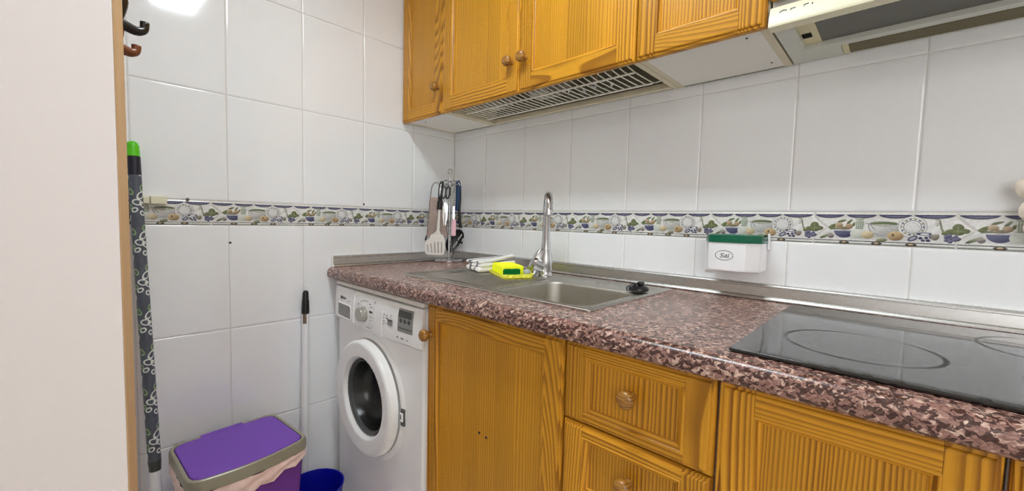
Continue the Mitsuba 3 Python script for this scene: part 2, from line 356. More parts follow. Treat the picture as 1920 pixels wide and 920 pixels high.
# ---- floral sleeve: uv.x = metres round, uv.y = metres along
def f_sleeve(p, n, uv):
    per = 0.112; k = dr.floor(uv.y / per); v = uv.y - k * per; u = uv.x
    c = mi.Color3f(0.070, 0.078, 0.100) * (0.85 + 0.3 * noise(u * 200.0, uv.y * 60.0))
    W, G = (0.62, 0.64, 0.60), (0.22, 0.34, 0.16)
    def petal(c, cu, cv, a, ru, rv, col, w):
        dx, dy = u - cu, v - cv; ca, sa = math.cos(a), math.sin(a)
        ex, ey = (ca * dx + sa * dy) / ru, (ca * dy - sa * dx) / rv
        e = dr.sqrt(ex * ex + ey * ey)
        return mix(c, col, 1.0 - smoothstep(w * 0.6, w, dr.abs(e - 1.0) * min(ru, rv)))
    for (pu, pv, a, ru, rv, col) in ((0.0455, 0.060, -0.25, 0.0105, 0.0072, W), (0.0365, 0.040, 0.95, 0.0115, 0.0066, W), (0.0330, 0.066, -0.9, 0.0085, 0.0055, W), (0.0525, 0.081, 0.6, 0.0066, 0.0052, W), (0.0350, 0.090, 0.3, 0.005, 0.006, W), (0.0600, 0.030, 0.5, 0.0052, 0.0085, G), (0.0310, 0.018, -0.5, 0.0055, 0.008, G), (0.0620, 0.072, 0.3, 0.004, 0.006, G),
                                      (0.0840, 0.016, -0.25, 0.0105, 0.0072, W), (0.0740, 0.106, 0.95, 0.0115, 0.0066, W), (0.0100, 0.016, -0.9, 0.0085, 0.0055, W), (0.0100, 0.070, 0.5, 0.0052, 0.0085, G)):
        for dv in (0.0, per, -per):
            c = petal(c, pu, pv + dv, a, ru, rv, col, 0.0019)
    return c
mat('floral_sleeve', (0, 0, 0), rough=0.45, tex=mikit.proc(f_sleeve))

# ------------------------------------------------------------------ the room
TW, TH, BH = 0.2321, 0.3407, 0.0776          # tile width and height, frieze height
ZB = 1.1359                                   # upper edge of the frieze
L0, R0, LB0, RB0, BW = 0.2325, 0.2235, 0.2423, 0.2181, 0.2439
CEIL, XR, YF = 2.27, 3.2, -2.0
def shell(name, m, mt): tag(put(name, m, mt), kind='structure')
shell('floor', box(-0.15, XR + 0.1, YF - 0.1, 0.15, -0.08, 0), 'floor_tile')
shell('ceiling', box(-0.15, XR + 0.1, YF - 0.1, 0.15, CEIL, CEIL + 0.08), 'plaster_white')
shell('wall_left', box(-0.12, -0.0022, YF, 0.12, 0, CEIL), 'grout')
shell('wall_back', box(-0.0022, XR, 0.0022, 0.12, 0, CEIL), 'grout')
shell('wall_right', box(XR, XR + 0.1, YF, 0.12, 0, CEIL), 'plaster_white')
WX0, WX1, WZ0, WZ1 = 2.05, 3.05, 0.92, 2.08
shell('wall_front', cat(box(-0.12, WX0, YF - 0.1, YF, 0, CEIL), box(WX1, XR + 0.1, YF - 0.1, YF, 0, CEIL), box(WX0, WX1, YF - 0.1, YF, 0, WZ0), box(WX0, WX1, YF - 0.1, YF, WZ1, CEIL)), 'plaster_white')
def bars(x0, x1, z0, z1, w, y0, y1): return cat(box(x0, x0 + w, y0, y1, z0, z1), box(x1 - w, x1, y0, y1, z0, z1), box(x0 + w, x1 - w, y0, y1, z0, z0 + w), box(x0 + w, x1 - w, y0, y1, z1 - w, z1))
win = put('frame', bars(WX0, WX1, WZ0, WZ1, 0.045, YF - 0.07, YF - 0.01), 'appliance_white', parent='window_1')
put('mullion', box((WX0 + WX1) / 2 - 0.03, (WX0 + WX1) / 2 + 0.03, YF - 0.07, YF - 0.01, WZ0 + 0.045, WZ1 - 0.045), 'appliance_white', parent='window_1')
for xa, xb in ((WX0 + 0.045, (WX0 + WX1) / 2 - 0.03), ((WX0 + WX1) / 2 + 0.03, WX1 - 0.045)):
    pm = trimesh.Trimesh([(xa, YF - 0.045, WZ0 + 0.045), (xb, YF - 0.045, WZ0 + 0.045), (xb, YF - 0.045, WZ1 - 0.045), (xa, YF - 0.045, WZ1 - 0.045)], [(0, 2, 1), (0, 3, 2)], process=False)
    k = put('glowing_pane', pm, 'plaster_white', parent='window_1'); scene[k]['emitter'] = {'type': 'area', 'radiance': {'type': 'rgb', 'value': list(UNSEEN_WINDOW_RADIANCE)}}  # out of view; emits light towards the open door and lower units
tag('window_1', 'unseen white framed window behind the camera, placed to light the open door', kind='structure')

def pillow(w, h):
    """A ceramic tile lying in xy with cushioned edges; face at z = 0."""
    e = [(0.0, -0.0062), (0.0, -0.0016), (0.0012, -0.0008), (0.0035, -0.0003), (0.009, 0.0)]
    xs = [a for a, _ in e] + [w - a for a, _ in e[::-1]]; ys = [a for a, _ in e] + [h - a for a, _ in e[::-1]]
    hh = [b for _, b in e]; hh = hh + hh[::-1]
    X, Y = np.meshgrid(xs, ys); Z = np.minimum(np.array(hh)[None, :], np.array(hh)[:, None])
    return trimesh.Trimesh(np.stack([X, Y, Z], -1).reshape(-1, 3), (lambda f: np.vstack([f[:, [0, 1, 2]], f[:, [0, 2, 3]]]))(grid_faces(len(ys), len(xs))), process=False)

tile_ply = {}
def tile_shape(w, h):
    k = (round(w, 4), round(h, 4))
    if k not in tile_ply: tile_ply[k] = mikit.ply(pillow(w, h), 'tile_white', 35)
    return tile_ply[k]
G = 0.0011                                    # half a joint
def lay(wall, a0, a1, z0, z1, key='tile'):
    """A tile on a wall; a runs leftwards from the corner on the left wall, rightwards on the back wall."""
    w, h = a1 - a0 - 2 * G, z1 - z0 - 2 * G
    if w < 0.01 or h < 0.01: return
    t1, t2 = rng.normal(0, 0.10), rng.normal(0, 0.13)
    c = T().translate([w / 2, h / 2, 0]).rotate([1, 0, 0], t1).rotate([0, 1, 0], t2).translate([-w / 2, -h / 2, 0])
    if wall == 'wall_left':
        M = T([[0, 0, 1, 0], [1, 0, 0, -(a1 - G)], [0, 1, 0, z0 + G], [0, 0, 0, 1]]) @ c
    else:
        M = T([[1, 0, 0, a0 + G], [0, 0, -1, 0], [0, 1, 0, z0 + G], [0, 0, 0, 1]]) @ c
    put(key, tile_shape(w, h), None, tw=M, parent=wall)
rows = []
z = ZB
while z < CEIL - 0.02:
    rows.append((z, min(z + TH, CEIL))); z += TH
d1 = ZB - 0.4202
rows += [(d1, ZB - BH), (d1 - TH, d1), (d1 - 2 * TH, d1 - TH), (0.0, d1 - 2 * TH)]
def spans(first, w, end):
    out = [(0.0, first)]; a = first
    while a < end - 0.01:
        out.append((a, min(a + w, end))); a += w
    return out
for z0, z1 in rows:
    for a0, a1 in spans(L0, TW, -YF): lay('wall_left', a0, a1, z0, z1)
    for a0, a1 in spans(R0, TW, 3.19): lay('wall_back', a0, a1, z0, z1)

# frieze tiles: notched left end, pointed right end
CHEV = 0.0265
def border_shape(a0, a1, notch_l=True, notch_r=True):
    """Outline in metres along the frieze, x measured from the left joint of a full tile; a0..a1 = the part kept."""
    B = BH
    right = [(BW, 0.0), (BW, 0.0115), (BW + CHEV, 0.0385), (BW, 0.064), (BW, B)]
    left = [(0, B), (0, 0.064), (CHEV, 0.0385), (0, 0.0115), (0, 0.0)]
    p = Polygon(right + left).buffer(-0.0017)
    return p.intersection(sbox(a0, -1, a1, 1))
def border_mesh(poly):
    a = Acc(); step = [(0.0, -0.0060), (0.0, -0.0012), (0.0012, -0.0004)]
    inner = poly.buffer(-0.0025, join_style=2)
    o = np.array(trimesh.path.polygons.resample_boundaries(poly, resolution=1e9)['exterior']) if False else np.array(poly.exterior.coords)[:-1]
    if Polygon(o).exterior.is_ccw is False: o = o[::-1]
    i = np.array(inner.exterior.coords)[:-1]
    if Polygon(i).exterior.is_ccw is False: i = i[::-1]
    n = len(o)
    m = lambda q: np.c_[q[:, 0], q[:, 1]] * 1000.0
    v = np.vstack([lift(o, -0.0060), lift(o, -0.0010)]); a.add(v, [(j, (j + 1) % n, n + (j + 1) % n, n + j) for j in range(n)], np.vstack([m(o), m(o)]))
    if len(i) == n:
        k = int(np.argmin(np.linalg.norm(i - o[0], axis=1))); i = np.roll(i, -k, 0)
        v = np.vstack([lift(o, -0.0010), lift(i, 0.0)]); a.add(v, [(j, (j + 1) % n, n + (j + 1) % n, n + j) for j in range(n)], np.vstack([m(o), m(i)]))
        top = Polygon(i)
    else:
        top = poly
    vv, ff = trimesh.creation.triangulate_polygon(top, engine='earcut')
    a.add(lift(vv, 0.0), ff, m(vv)); return a
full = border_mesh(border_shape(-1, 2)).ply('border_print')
def lay_border(wall, j, shape, x):
    # x = position of the tile's own left joint; on the left wall the picture also runs left to right, towards the corner
    if wall == 'wall_left': M = T([[0, 0, 1, 0], [1, 0, 0, x], [0, 1, 0, ZB - BH], [0, 0, 0, 1]])
    else: M = T([[1, 0, 0, x], [0, 0, -1, 0], [0, 1, 0, ZB - BH], [0, 0, 0, 1]])
    put('border_tile', shape, None, tw=M, parent=wall)
lay_border('wall_left', 0, border_mesh(border_shape(-1, LB0 - G)).ply('border_print'), -LB0)
for k in range(7): lay_border('wall_left', k, full, -LB0 - (k + 1) * BW)
lay_border('wall_back', 0, border_mesh(border_shape(BW - RB0 + G, 2)).ply('border_print'), RB0 - BW)
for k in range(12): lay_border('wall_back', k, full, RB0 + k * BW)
for y, zz in ((-0.925, 1.0015), (-0.463, 1.148)):
    put('drill_hole', lathe([(0.0, 0.0006), (0.0032, 0.0006), (0.0036, 0.0)], 12, (0.0001, y, zz), (1, 0, 0)), 'mark_dark', parent='wall_left')
put('wall_plug', lathe([(0.0, 0.006), (0.003, 0.0055), (0.0042, 0.003), (0.0045, 0.0)], 12, (0.0, -1.0335, 1.1375), (1, 0, 0)), 'mark_grey', 30, parent='wall_left')

# the ceiling fitting (outside the frame; the tiles mirror it)
lamp = thing('ceiling_lamp')
x0, x1, y0, y1, zu = LAMP
put('housing', cat(box(x0 - 0.02, x1 + 0.02, y0 - 0.02, y0, zu - 0.004, CEIL - 0.001), box(x0 - 0.02, x1 + 0.02, y1, y1 + 0.02, zu - 0.004, CEIL - 0.001),
                   box(x0 - 0.02, x0, y0, y1, zu - 0.004, CEIL - 0.001), box(x1, x1 + 0.02, y0, y1, zu - 0.004, CEIL - 0.001), box(x0, x1, y0, y1, CEIL - 0.02, CEIL - 0.001)), 'plaster_white', parent=lamp)
diff = trimesh.Trimesh([(x0, y0, zu), (x1, y0, zu), (x1, y1, zu), (x0, y1, zu)], [(0, 2, 1), (0, 3, 2)], process=False)
k = put('diffuser', diff, 'plaster_white', parent=lamp); scene[k]['emitter'] = {'type': 'area', 'radiance': {'type': 'rgb', 'value': list(LAMP_RADIANCE)}}
tag(lamp, 'white ceiling light fitting, mirrored brightly in the wall tiles at the upper left', 'light')

# ------------------------------------------------------------------ the white door at the left edge
A = np.array([0.797, -1.2247]); B = A + np.array([-0.0300, 0.0105])     # front and rear corner of its free edge
ab = (B - A) / np.linalg.norm(B - A); out = np.array([-ab[1], -ab[0]]) * -1
away = np.array([ab[1], -ab[0]]); away = away if away[1] < 0 else -away   # from the free edge towards the hinges
th = float(np.linalg.norm(B - A)); DW, DH = 0.78, 2.05
ex, ey, ez = np.array([*away, 0]), np.array([*ab, 0]), np.array([0, 0, 1.0])
door = tag(put('door_1', frame(box(0.0016, DW, 0, th, 0.012, DH, 0.0015), [*A, 0], ex, ey, ez), 'door_paint'), 'white door with a beige edge, standing open at the left side of the photo', kind='structure')
put('edge_band', frame(box(0.0, 0.0016, 0, th, 0.012, DH), [*A, 0], ex, ey, ez), 'edge_band', parent=door)
def coat_hook(name, zc, off, size, m, label):
    """off: inset from the free edge; the hook stands out from the rear face."""
    o = np.array([*A, 0]) + ex * off + ey * th + np.array([0, 0, zc])
    s = size
    pd_ = ey * 0.62 - ex * 0.785
    plate = frame(box(-0.008, 0.008, 0.0005, 0.008 * s, -0.02 * s, 0.085 * s, 0.003), o, ex, ey, ez)
    body = tube([o + pd_ * a + ez * b for a, b in curve([(0.006, 0.075 * s), (0.022 * s, 0.06 * s), (0.03 * s, 0.03 * s), (0.026 * s, 0.004 * s), (0.02 * s, -0.012 * s)], 16)], np.interp(np.linspace(0, 1, 16), [0, 0.5, 1], [0.006, 0.011 * s, 0.007]), 10)
    arm = tube([o + pd_ * a + ez * b for a, b in curve([(0.004, -0.012 * s), (0.03 * s, -0.016 * s), (0.052 * s, -0.02 * s), (0.064 * s, -0.013 * s), (0.066 * s, 0.001)], 18)], np.interp(np.linspace(0, 1, 18), [0, 0.8, 1], [0.0085, 0.0055, 0.0058]), 10)
    k = thing(name)
    put('back_plate', plate, m, 30, parent=k); put('shank', body, m, True, parent=k); put('prong', arm, m, True, parent=k)
    tag(k, label, 'hook', kind=None); return k
coat_hook('coat_hook', 1.382, 0.024, 0.78, 'hook_black', 'black coat hook at the very top left, sticking out behind the white door')
coat_hook('coat_hook', 1.3435, 0.022, 0.58, 'hook_brown', 'brown coat hook under the black one, sticking out behind the white door')

# ------------------------------------------------------------------ frame-and-panel fronts of pine
WID = [2]
def wid(panel=False):
    WID[0] += 2
    return WID[0] + (1 if panel else 0)
RIM = [(0.0, 0.0), (0.0, 0.0125), (0.0015, 0.0150), (0.0060, 0.0158), (0.0066, 0.0182), (0.0082, 0.0195), (0.011, 0.0200)]
def edge_h(d): return np.interp(d, [0.0015, 0.0060, 0.0066, 0.0082, 0.011], [0.0150, 0.0158, 0.0182, 0.0195, 0.0200])
def board(acc, x0, x1, z0, z1, yb, grain, idn, c, rims=(0, 0, 0, 0), h0=0.020):
    """A board as a height field towards -y; rims = which of left, right, bottom, top carry the stepped outer edge."""
    st = [0.0015, 0.0060, 0.0066, 0.0082, 0.011]
    def axis(a, b, lo, hi):
        v = [a, a] + ([a + s for s in st] if lo else []) + ([b - s for s in st[::-1]] if hi else []) + [b, b]
        return np.array(v)
    xs, zs = axis(x0, x1, rims[0], rims[1]), axis(z0, z1, rims[2], rims[3])
    def heights(v, a, b, lo, hi):
        h = np.full(len(v), h0); 
        if lo: h = np.minimum(h, np.where(v - a < 0.012, np.where(v - a <= 1e-9, 0.0125, edge_h(v - a)), h0))
        if hi: h = np.minimum(h, np.where(b - v < 0.012, np.where(b - v <= 1e-9, 0.0125, edge_h(b - v)), h0))
        h[0] = 0; h[-1] = 0; return h
    H = np.minimum(heights(xs, x0, x1, rims[0], rims[1])[None, :], heights(zs, z0, z1, rims[2], rims[3])[:, None])
    X, Z = np.meshgrid(xs, zs); V = np.stack([X, yb - H, Z], -1).reshape(-1, 3)
    if grain == 'z': uv = np.stack([(Z - (z0 + z1) / 2) * 1.0 + 5 + 10 * idn, X - (x0 + x1) / 2 + c + H], -1)
    else: uv = np.stack([(X - (x0 + x1) / 2) + 5 + 10 * idn, Z - (z0 + z1) / 2 + c + H], -1)
    acc.add(V, grid_faces(len(zs), len(xs)), uv.reshape(-1, 2))
def mould(acc, side, ox0, ox1, oz0, oz1, yb, idn, c, prof):
    P = np.array(prof); n = len(P); d, h = P[:, 0], P[:, 1]
    if side in 'lr':
        x = ox0 + d if side == 'l' else ox1 - d
        V = np.vstack([np.c_[x, yb - h, oz0 + d], np.c_[x, yb - h, oz1 - d]]); al = np.r_[oz0 + d, oz1 - d]
    else:
        zz = oz0 + d if side == 'b' else oz1 - d
        V = np.vstack([np.c_[ox0 + d, yb - h, zz], np.c_[ox1 - d, yb - h, zz]]); al = np.r_[ox0 + d, ox1 - d]
    uv = np.c_[al - al.mean() + 5 + 10 * idn, np.r_[d, d] + c]
    acc.add(V, [(j, j + 1, n + j + 1, n + j) for j in range(n - 1)], uv)
MOULD = [(0.0, 0.0200), (0.001, 0.0203), (0.003, 0.0200), (0.0042, 0.0175), (0.0062, 0.0150), (0.0085, 0.0132), (0.0095, 0.0118), (0.0095, 0.0105)]
MOULD_DEEP = [(0.0, 0.0200), (0.0010, 0.0210), (0.0035, 0.0212), (0.0050, 0.0190), (0.0052, 0.0178), (0.0080, 0.0158), (0.0115, 0.0136), (0.0135, 0.0116), (0.0135, 0.0103)]
def wood_front(key, x0, x1, z0, z1, yb, sl, sr, rb, rt, knob=None, style='flat', prof=MOULD, cs=None):
    """key: the part's key (door or drawer). The panel is the part itself; stiles, rails and knob are its sub-parts."""
    ix0, ix1, iz0, iz1 = x0 + sl, x1 - sr, z0 + rb, z1 - rt
    a = Acc(); board(a, ix0 - 0.002, ix1 + 0.002, iz0 - 0.002, iz1 + 0.002, yb, 'z', wid(style == 'staved'), {'flat': 0.45, 'lines': 0.9, 'staved': 0.32}[style], h0=0.0105)
    k = put(key, a, 'pine_wood')
    cs = cs or [random.choice((-0.02, 0.0, 0.05, 0.13, 0.22)) for _ in range(4)]
    for i, (bx0, bx1, rims, side) in enumerate(((x0, ix0, (1, 0, 1, 1), 'l'), (ix1, x1, (0, 1, 1, 1), 'r'))):
        a = Acc(); q = wid(); board(a, bx0, bx1, z0, z1, yb, 'z', q, cs[i], rims); mould(a, side, ix0, ix1, iz0, iz1, yb, q, cs[i] + 0.03, prof)
        put('stile', a, 'pine_wood', parent=k)
    for i, (bz0, bz1, rims, side) in enumerate(((z0, iz0, (0, 0, 1, 0), 'b'), (iz1, z1, (0, 0, 0, 1), 't'))):
        a = Acc(); q = wid(); board(a, ix0 + 0.0003, ix1 - 0.0003, bz0, bz1, yb, 'x', q, cs[2 + i], rims); mould(a, side, ix0, ix1, iz0, iz1, yb, q, cs[2 + i] + 0.03, prof)
        put('rail', a, 'pine_wood', parent=k)
    if knob:
        kx, kz, surf = knob
        m = lathe([(0.0095, 0.0), (0.0088, 0.002), (0.0068, 0.005), (0.0064, 0.009), (0.0085, 0.0125), (0.0135, 0.0155), (0.0168, 0.0200), (0.0174, 0.0245), (0.0160, 0.0290), (0.0125, 0.0325), (0.0065, 0.0345), (0.0, 0.0350)], 28, (kx, yb - surf - 0.0002, kz), (0, -1, 0))
        put('knob', m, 'knob_wood', True, parent=k)
    return k

# ------------------------------------------------------------------ lower units
ZC = 0.90; YD = -0.562                                             # worktop height; rear plane of the lower fronts
def carcass(name, x0, x1):
    k = thing(name)
    put('body', cat(box(x0, x0 + 0.016, YD + 0.003, -0.02, 0.10, 0.855), box(x1 - 0.016, x1, YD + 0.003, -0.02, 0.10, 0.855), box(x0 + 0.016, x1 - 0.016, YD + 0.003, -0.02, 0.10, 0.116), box(x0 + 0.016, x1 - 0.016, -0.036, -0.02, 0.116, 0.66), box(x0 + 0.016, x1 - 0.016, YD + 0.003, YD + 0.02, 0.83, 0.855), box(x0, x1, -0.52, -0.505, 0.0, 0.10)), 'carcass_white', parent=k)
    return k
c1 = carcass('base_cabinet', 0.618, 1.1035)
d = wood_front(c1 + '__door', 0.6175, 1.1015, 0.115, 0.853, YD, 0.044, 0.048, 0.045, 0.040, (0.637, 0.767, 0.0200), 'staved', cs=[0.10, 0.015, 0.03, 0.045])
for x, zz in ((0.8405, 0.5505), (0.8660, 0.5475)):
    put('knot', lathe([(0, 0.0007), (0.0030, 0.0006), (0.0036, 0.0)], 12, (x, YD - 0.0105, zz), (0, -1, 0)), 'mark_dark', parent=d)
tag(c1, 'pine base cabinet with one tall door under the sink, next to the washing machine', 'cabinet')
c2 = carcass('base_cabinet', 1.1055, 1.4005)
for i, (z0, z1, kz) in enumerate(((0.692, 0.853, 0.778), (0.528, 0.6885, 0.612), (0.364, 0.5245, 0.446), (0.115, 0.3605, 0.24))):
    wood_front(c2 + '__drawer', 1.1075, 1.3985, z0, z1, YD, 0.046, 0.046, 0.020, 0.022, (1.2535, kz, 0.0105), 'lines', MOULD_DEEP, cs=[[0.13, 0.0, 0.2, 0.25], [0.16, 0.15, 0.2, 0.3], [0.1, 0.1, 0.2, 0.2], [0.1, 0.1, 0.2, 0.2]][i])
tag(c2, 'narrow pine base cabinet with a stack of knobbed drawers, right of the sink door', 'cabinet')
c3 = carcass('base_cabinet', 1.4025, 1.6955)
wood_front(c3 + '__door', 1.4035, 1.6935, 0.115, 0.853, YD, 0.050, 0.046, 0.045, 0.040, None, 'lines', cs=[0.0, 0.02, 0.6, 0.75])
tag(c3, 'pine base cabinet with a striped panel door below the left half of the hob', 'cabinet')
c4 = carcass('base_cabinet', 1.6975, 2.0480)
wood_front(c4 + '__door', 1.6985, 2.0470, 0.115, 0.853, YD, 0.050, 0.046, 0.045, 0.040, None, 'lines')
tag(c4, 'pine base cabinet showing only its left stile in the lower right corner', 'cabinet')

# worktop: rounded front, hole for the sink
yf, zt, zb_ = -0.612, ZC, 0.861
prof = [(-0.001, zb_), (-0.001, zt)] + [(yf + 0.020 - 0.020 * math.sin(a), zt - 0.020 + 0.020 * math.cos(a)) for a in np.linspace(0, math.pi / 2, 9)] + [(yf + 0.010 - 0.010 * math.cos(a), zb_ + 0.010 - 0.010 * math.sin(a)) for a in np.linspace(0, math.pi / 2, 5)]
ct = extrude(Polygon(prof), 2.052)
ct = frame(ct, (0.0012, 0, 0), (0, 1, 0), (0, 0, 1), (1, 0, 0))
hole = box(0.377, 1.087, -0.478, -0.080, 0.84, 0.95)
ct = unman(man(ct) - man(hole))
tag(put('worktop', ct, 'counter_laminate', 25), 'reddish brown speckled laminate worktop with a rounded front edge', 'worktop')

# upstand along both walls
def upstand_profile():
    return Polygon([(0.0005, 0.0), (0.019, 0.0), (0.0205, 0.0015), (0.0205, 0.004), (0.0175, 0.0085), (0.0150, 0.0095), (0.0120, 0.0105), (0.0112, 0.034), (0.0125, 0.0352), (0.0125, 0.0385), (0.0105, 0.0412), (0.0065, 0.0426), (0.0005, 0.0430)])
up = extrude(upstand_profile(), 2.030)
bar1 = frame(up, (0.021, -0.0006, ZC + 0.0003), (0, -1, 0), (0, 0, 1), (1, 0, 0))
bar2 = frame(extrude(upstand_profile(), 0.592), (0.0006, -0.0015, ZC + 0.0003), (1, 0, 0), (0, 0, 1), (0, -1, 0))
us = thing('worktop_upstand')
put('bar', bar1, 'aluminium', parent=us); put('bar', bar2, 'aluminium', parent=us)
put('end_cap', frame(extrude(upstand_profile().buffer(0.0004), 0.0035), (0.0012, -0.5937, ZC + 0.0005), (1, 0, 0), (0, 0, 1), (0, -1, 0)), 'appliance_white', parent=us)
tag(us, 'low grey aluminium upstand running along both tiled walls behind the worktop', 'upstand')

# ------------------------------------------------------------------ sink
sk = thing('sink')
sx0, sx1, sy0, sy1, zr = 0.352, 1.112, -0.502, -0.057, ZC + 0.0005
bx0, bx1, by0, by1 = 0.772, 1.078, -0.472, -0.196
N = 6
zt_ = zr + 0.0050
outer = [(sx0, sx1, sy0, sy1, 0.006, zr), (sx0, sx1, sy0, sy1, 0.006, zr + 0.0028), (sx0 + 0.002, sx1 - 0.002, sy0 + 0.002, sy1 - 0.002, 0.006, zt_), (sx0 + 0.012, sx1 - 0.012, sy0 + 0.012, sy1 - 0.012, 0.010, zt_)]
rimm = loft([lift(rrect(a, b, c, d, r, N), z) for a, b, c, d, r, z in outer])
zl = zr + 0.0012                                                     # level of the sunk deck
inn = [(sx0 + 0.012, sx1 - 0.012, sy0 + 0.012, sy1 - 0.012, 0.010, zt_), (sx0 + 0.018, sx1 - 0.018, sy0 + 0.018, sy1 - 0.018, 0.016, zl)]
rimm = cat(rimm, loft([lift(rrect(a, b, c, d, r, N), z) for a, b, c, d, r, z in inn]))
put('rim', rimm, 'steel', 40, parent=sk)
deck = Polygon(rrect(sx0 + 0.018, sx1 - 0.018, sy0 + 0.018, sy1 - 0.018, 0.016, N))
bowlp = Polygon(rrect(bx0, bx1, by0, by1, 0.045, 8))
drainp = Polygon(rrect(0.385, 0.752, -0.470, -0.185, 0.03, 6))
vv, ff = trimesh.creation.triangulate_polygon(deck.difference(bowlp.buffer(0.0001)).difference(drainp.buffer(0.0001)), engine='earcut')
put('deck', trimesh.Trimesh(lift(vv, zl), ff, process=False), 'steel', parent=sk)
# draining board: sunk field with ridges running from left to right
nx, ny = 60, 121
X, Y = np.meshgrid(np.linspace(0.385, 0.752, nx), np.linspace(-0.470, -0.185, ny))
ex_ = np.minimum(np.minimum(X - 0.385, 0.752 - X), np.minimum(Y + 0.470, -0.185 - Y))
fld = np.clip(ex_ / 0.012, 0, 1); fld = fld * fld * (3 - 2 * fld)
rid = np.clip((np.minimum(X - 0.415, 0.735 - X)) / 0.02, 0, 1) * np.clip(np.minimum(Y + 0.445, -0.205 - Y) / 0.008, 0, 1)
Zd = zl + 0.0022 * (1 - fld) * (ex_ > 1e-6) - 0.0020 * fld + 0.0030 * rid * np.maximum(0, np.cos((Y + 0.33) / 0.0195 * 2 * np.pi)) ** 1.3
put('drainboard', trimesh.Trimesh(np.stack([X, Y, Zd], -1).reshape(-1, 3), (lambda f: np.vstack([f[:, [0, 1, 2]], f[:, [0, 2, 3]]]))(grid_faces(ny, nx)), process=False), 'steel_drain', True, parent=sk)
loops = []
for ins, dz, r in ((0.0, 0.0, 0.045), (0.0012, -0.0006, 0.045), (0.0030, -0.003, 0.044), (0.0042, -0.008, 0.044), (0.008, -0.06, 0.044), (0.014, -0.118, 0.044), (0.019, -0.132, 0.044), (0.028, -0.142, 0.042), (0.042, -0.147, 0.040), (0.09, -0.149, 0.03)):
    loops.append(lift(rrect(bx0 + ins, bx1 - ins, by0 + ins, by1 - ins, min(r, 0.045), 8), zl + dz))
put('basin', loft(loops, cap1=True), 'steel_brushed', 60, parent=sk)
put('drain', lathe([(0.0, 0.0010), (0.018, 0.0010), (0.022, 0.0028), (0.034, 0.0030), (0.037, 0.0004)], 28, ((bx0 + bx1) / 2, (by0 + by1) / 2, zl - 0.149), (0, 0, 1)), 'chrome', 40, parent=sk)
put('overflow_button', lathe([(0.0, 0.0022), (0.006, 0.0018), (0.0075, 0.0)], 16, (0.905, -0.128, zl), (0, 0, 1)), 'chrome', True, parent=sk)
tag(sk, 'stainless steel inset sink with a ridged draining board on its left', 'sink')

# plug
pl = thing('sink_plug')
pc = np.array([1.066, -0.178, zt_ + 0.0015])
put('stopper', cat(lathe([(0.0, 0.0), (0.026, 0.0), (0.0285, 0.003), (0.027, 0.009), (0.0225, 0.012), (0.020, 0.0145), (0.006, 0.0160), (0.0, 0.0160)], 28, pc, (0, 0, 1)),), 'black_rubber', 40, parent=pl)
put('pull', cat(box(pc[0] - 0.002, pc[0] + 0.012, pc[1] - 0.010, pc[1] + 0.012, pc[2] + 0.0155, pc[2] + 0.026, 0.003), tube(curve([pc + (-0.004, -0.012, 0.0165), pc + (-0.008, -0.016, 0.021), pc + (-0.013, -0.006, 0.020), pc + (-0.012, 0.006, 0.017)], 14), 0.0024, 8)), 'black_rubber', 30, parent=pl)
beads = [trimesh.creation.icosphere(1, 0.0021) for _ in range(14)]
for b, q in zip(beads, curve([pc + (-0.018, -0.006, 0.017), pc + (-0.026, -0.018, 0.009), pc + (-0.020, -0.030, 0.0025), pc + (0.0, -0.036, 0.0025), pc + (0.018, -0.03, 0.0025)], 14)): b.apply_translation(q)
put('chain', cat(*beads), 'mark_dark', True, parent=pl); tag(pl + '__chain', kind='stuff')
tag(pl, 'black rubber plug with a bead chain lying on the right rear corner of the sink', 'plug')

# ------------------------------------------------------------------ mixer tap
tp = thing('tap')
to = np.array([0.682, -0.1225, zl]); tow = np.array([0.660, -0.751, 0.0]); tsd = np.array([-0.751, -0.660, 0.0]); tz = np.array([0, 0, 1.0])
def tq(a, b, h): return to + tow * a + tsd * b + tz * h
put('base', lathe([(0.0, 0.0), (0.027, 0.0), (0.027, 0.004), (0.0235, 0.007), (0.0225, 0.016), (0.0, 0.016)], 32, to, (0, 0, 1)), 'chrome', 40, parent=tp)
put('body', tube([tq(0, 0, 0.014), tq(0, 0, 0.03), tq(0, 0, 0.05), tq(0, 0, 0.065), tq(0, 0, 0.08), tq(0, 0, 0.092)], [0.0225, 0.0245, 0.0250, 0.0235, 0.0200, 0.0165], 28), 'chrome', 40, parent=tp)
put('cartridge', tube([tq(0.0, 0.006, 0.030), tq(0.010, 0.030, 0.040), tq(0.016, 0.044, 0.047), tq(0.019, 0.050, 0.050)], [0.0210, 0.0240, 0.0235, 0.016], 26), 'chrome', 40, parent=tp)
# lever: a tapered slab over the cartridge
lv = []
ld = tsd * -0.447 + tz * 0.894; lw = tsd * 0.894 + tz * 0.447          # along the lever, across it
for a, b, h, w, dep in ((0.004, 0.053, 0.006, 0.012, 0.007), (0.008, 0.051, 0.013, 0.019, 0.014), (0.009, 0.041, 0.034, 0.0205, 0.018), (0.007, 0.029, 0.060, 0.0180, 0.016), (0.004, 0.020, 0.082, 0.0135, 0.012), (0.002, 0.015, 0.095, 0.008, 0.006)):
    c0 = tq(a, b, h)
    lv.append(np.array([c0 + lw * w * math.copysign(abs(math.cos(q)) ** 0.6, math.cos(q)) + tow * dep * math.copysign(abs(math.sin(q)) ** 0.7, math.sin(q)) for q in np.linspace(0, 2 * np.pi, 24, endpoint=False)]))
put('lever', loft(lv, True, True), 'chrome', 45, parent=tp)
sp = [tq(-0.006, 0.0, 0.088), tq(-0.004, 0, 0.13), tq(0.002, 0, 0.19), tq(0.008, 0, 0.232)] + [tq(0.058 - 0.050 * math.cos(q), 0, 0.236 + 0.046 * math.sin(q)) for q in np.linspace(0.15, math.pi - 0.15, 14)] + [tq(0.111, 0, 0.228)]
